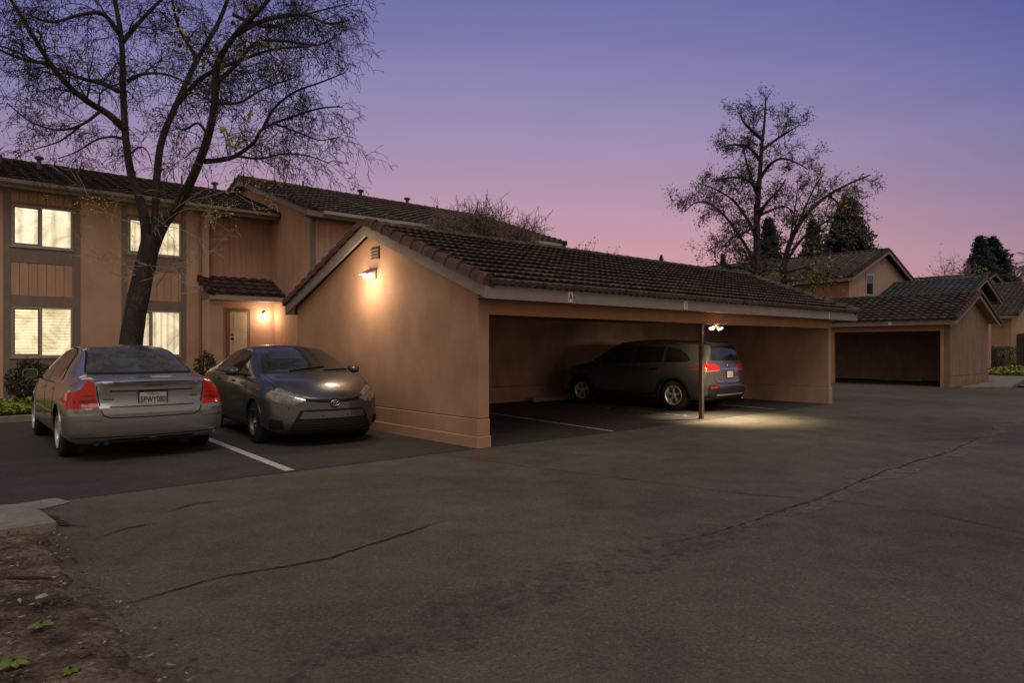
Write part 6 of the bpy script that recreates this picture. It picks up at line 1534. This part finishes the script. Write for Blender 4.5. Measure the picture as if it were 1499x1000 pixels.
p = on_ground(60, 886); q = UV(p.x, p.y); mb = MB(); mb.add([(q[0]-.03,q[1]-.02,.045),(q[0]+.01,q[1]-.035,.05),(q[0]+.035,q[1]+.0,.045),(q[0]+.02,q[1]+.03,.055),(q[0]-.02,q[1]+.025,.045),(q[0],q[1],.06)], [(0,1,5),(1,2,5),(2,3,5),(3,4,5),(4,0,5)])
mb.build('fallen_leaf', simple('fallen_leaf', (.30,.36,.30), .7), None, label='pale grey-green fallen leaf on the dirt between the stick and the weeds', cat='leaf')
# ---------------------------------------------------------------- flood lamp under the carport beam
def flood():
    u, v, z = 6.11, .08, 1.90
    R = thing('flood_lamp', 'lit twin-headed floodlight hanging under the carport beam beside the steel post', 'flood lamp', u, v, z)
    b = MB(); b.box((u-.06,v-.05,z+.0), (u+.06,v+.05,z+.034)); b.build('mount', M['trim'], R, bevel=.004)
    for k, du in enumerate((-.15, .15)):
        b = MB(); b.tube([(u,v,z+.0),(u+du*.7,v-.02,z-.02)], .014, 6); b.lathe((u+du*.7,v-.02,z-.0), (du,-.25,-.25), [(0,.03),(.03,.045),(.09,.06)], 14); h = b.build('lamp_head', M['trim'], R)
        b = MB(); b.lathe((u+du,v-.05,z-.035), (0,-.3,-1), [(0,.04),(.02,.055),(.045,.04),(.055,.005)], 14); b.build('bulb', M['lens'], h, smooth=True)
    for (dx, dy, dz, e, sp, aim) in ((-.02,-.22,-.16,760,100,(.06,-.06,-1)), (.25,-.48,-.20,260,62,(.70,1.0,-.45))):
        l = bpy.data.lights.new('lamp_beam', 'SPOT'); l.energy = e; l.color = (1,.80,.52); l.spot_size = math.radians(sp); l.spot_blend = 1; l.shadow_soft_size = .05
        o = bpy.data.objects.new('lamp_beam', l); C.objects.link(o); o.parent = R; o.location = (dx, dy, dz); o.rotation_euler = Vector(aim).to_track_quat('-Z', 'Y').to_euler()
    l = bpy.data.lights.new('lamp_glow', 'POINT'); l.energy = 14; l.color = (1,.70,.45); l.shadow_soft_size = .06
    o = bpy.data.objects.new('lamp_glow', l); C.objects.link(o); o.parent = R; o.location = (.08, -.05, -.12)
flood()
# ---------------------------------------------------------------- right-hand background
plain_house('house', 'low unit with a slate-toned tile roof and small dark gable behind the farther carport', 33.4, 39.4, 2.6, 8.0, 3.9, 5.02, 'v', 'tile_blue')
plain_house('house', 'single storey house with mossy brown tile roof cut by the right edge', 44.4, 57.4, 2.9, 22, 3.30, 5.75, 'v', 'tile')
plain_house('house', 'far roof line just visible behind the feathery tree top', 58, 74, 9, 24, 5.9, 7.9, 'v', 'tile_dark')
def fence():
    R = thing('fence', 'dark board fence panel behind the farther carport and the hedge', 'fence', 46, 4.4)
    b = MB()
    for i in range(16): v = 3.9+i*.15; b.box((46.3,v,0), (46.34,v+.142,2.42))
    b.build('boards', M['metal_post'], R)
    p = MB(); p.box((46.22,3.78,0), (46.36,3.90,2.62)); p.build('post', M['metal_post'], R)
    p = MB(); p.box((46.24,3.90,2.40), (46.36,6.3,2.46)); p.build('rail', M['metal_post'], R)
    G = thing('gate', 'dark arched-top wooden gate at the right edge beside the fence', 'gate', 46, 2)
    b = MB(); pts = []; n = 24; v0, v1 = -1.2, 3.76
    for i in range(n+1): t = i/n; v = v0+(v1-v0)*t; pts.append((46.0, v, 2.05+.42*math.sin(math.pi*t)**.6))
    b.prism([(46.0,v0,0),(46.0,v1,0)]+pts[::-1], (.05,0,0)); b.build('gate_leaf', simple('gate_wood', (.06,.045,.045), .8), G)
    s = MB()
    for i in range(1, 30): v = v0+(v1-v0)*i/30; s.box((45.985,v-.008,.1), (46.0,v+.008,2.0))
    s.build('board_joints', M['gap'], G)
    w = MB(); w.box((44.6,-1.6,0), (45.9,-1.3,.12)); w.build('step', M['concrete'], G)
fence()
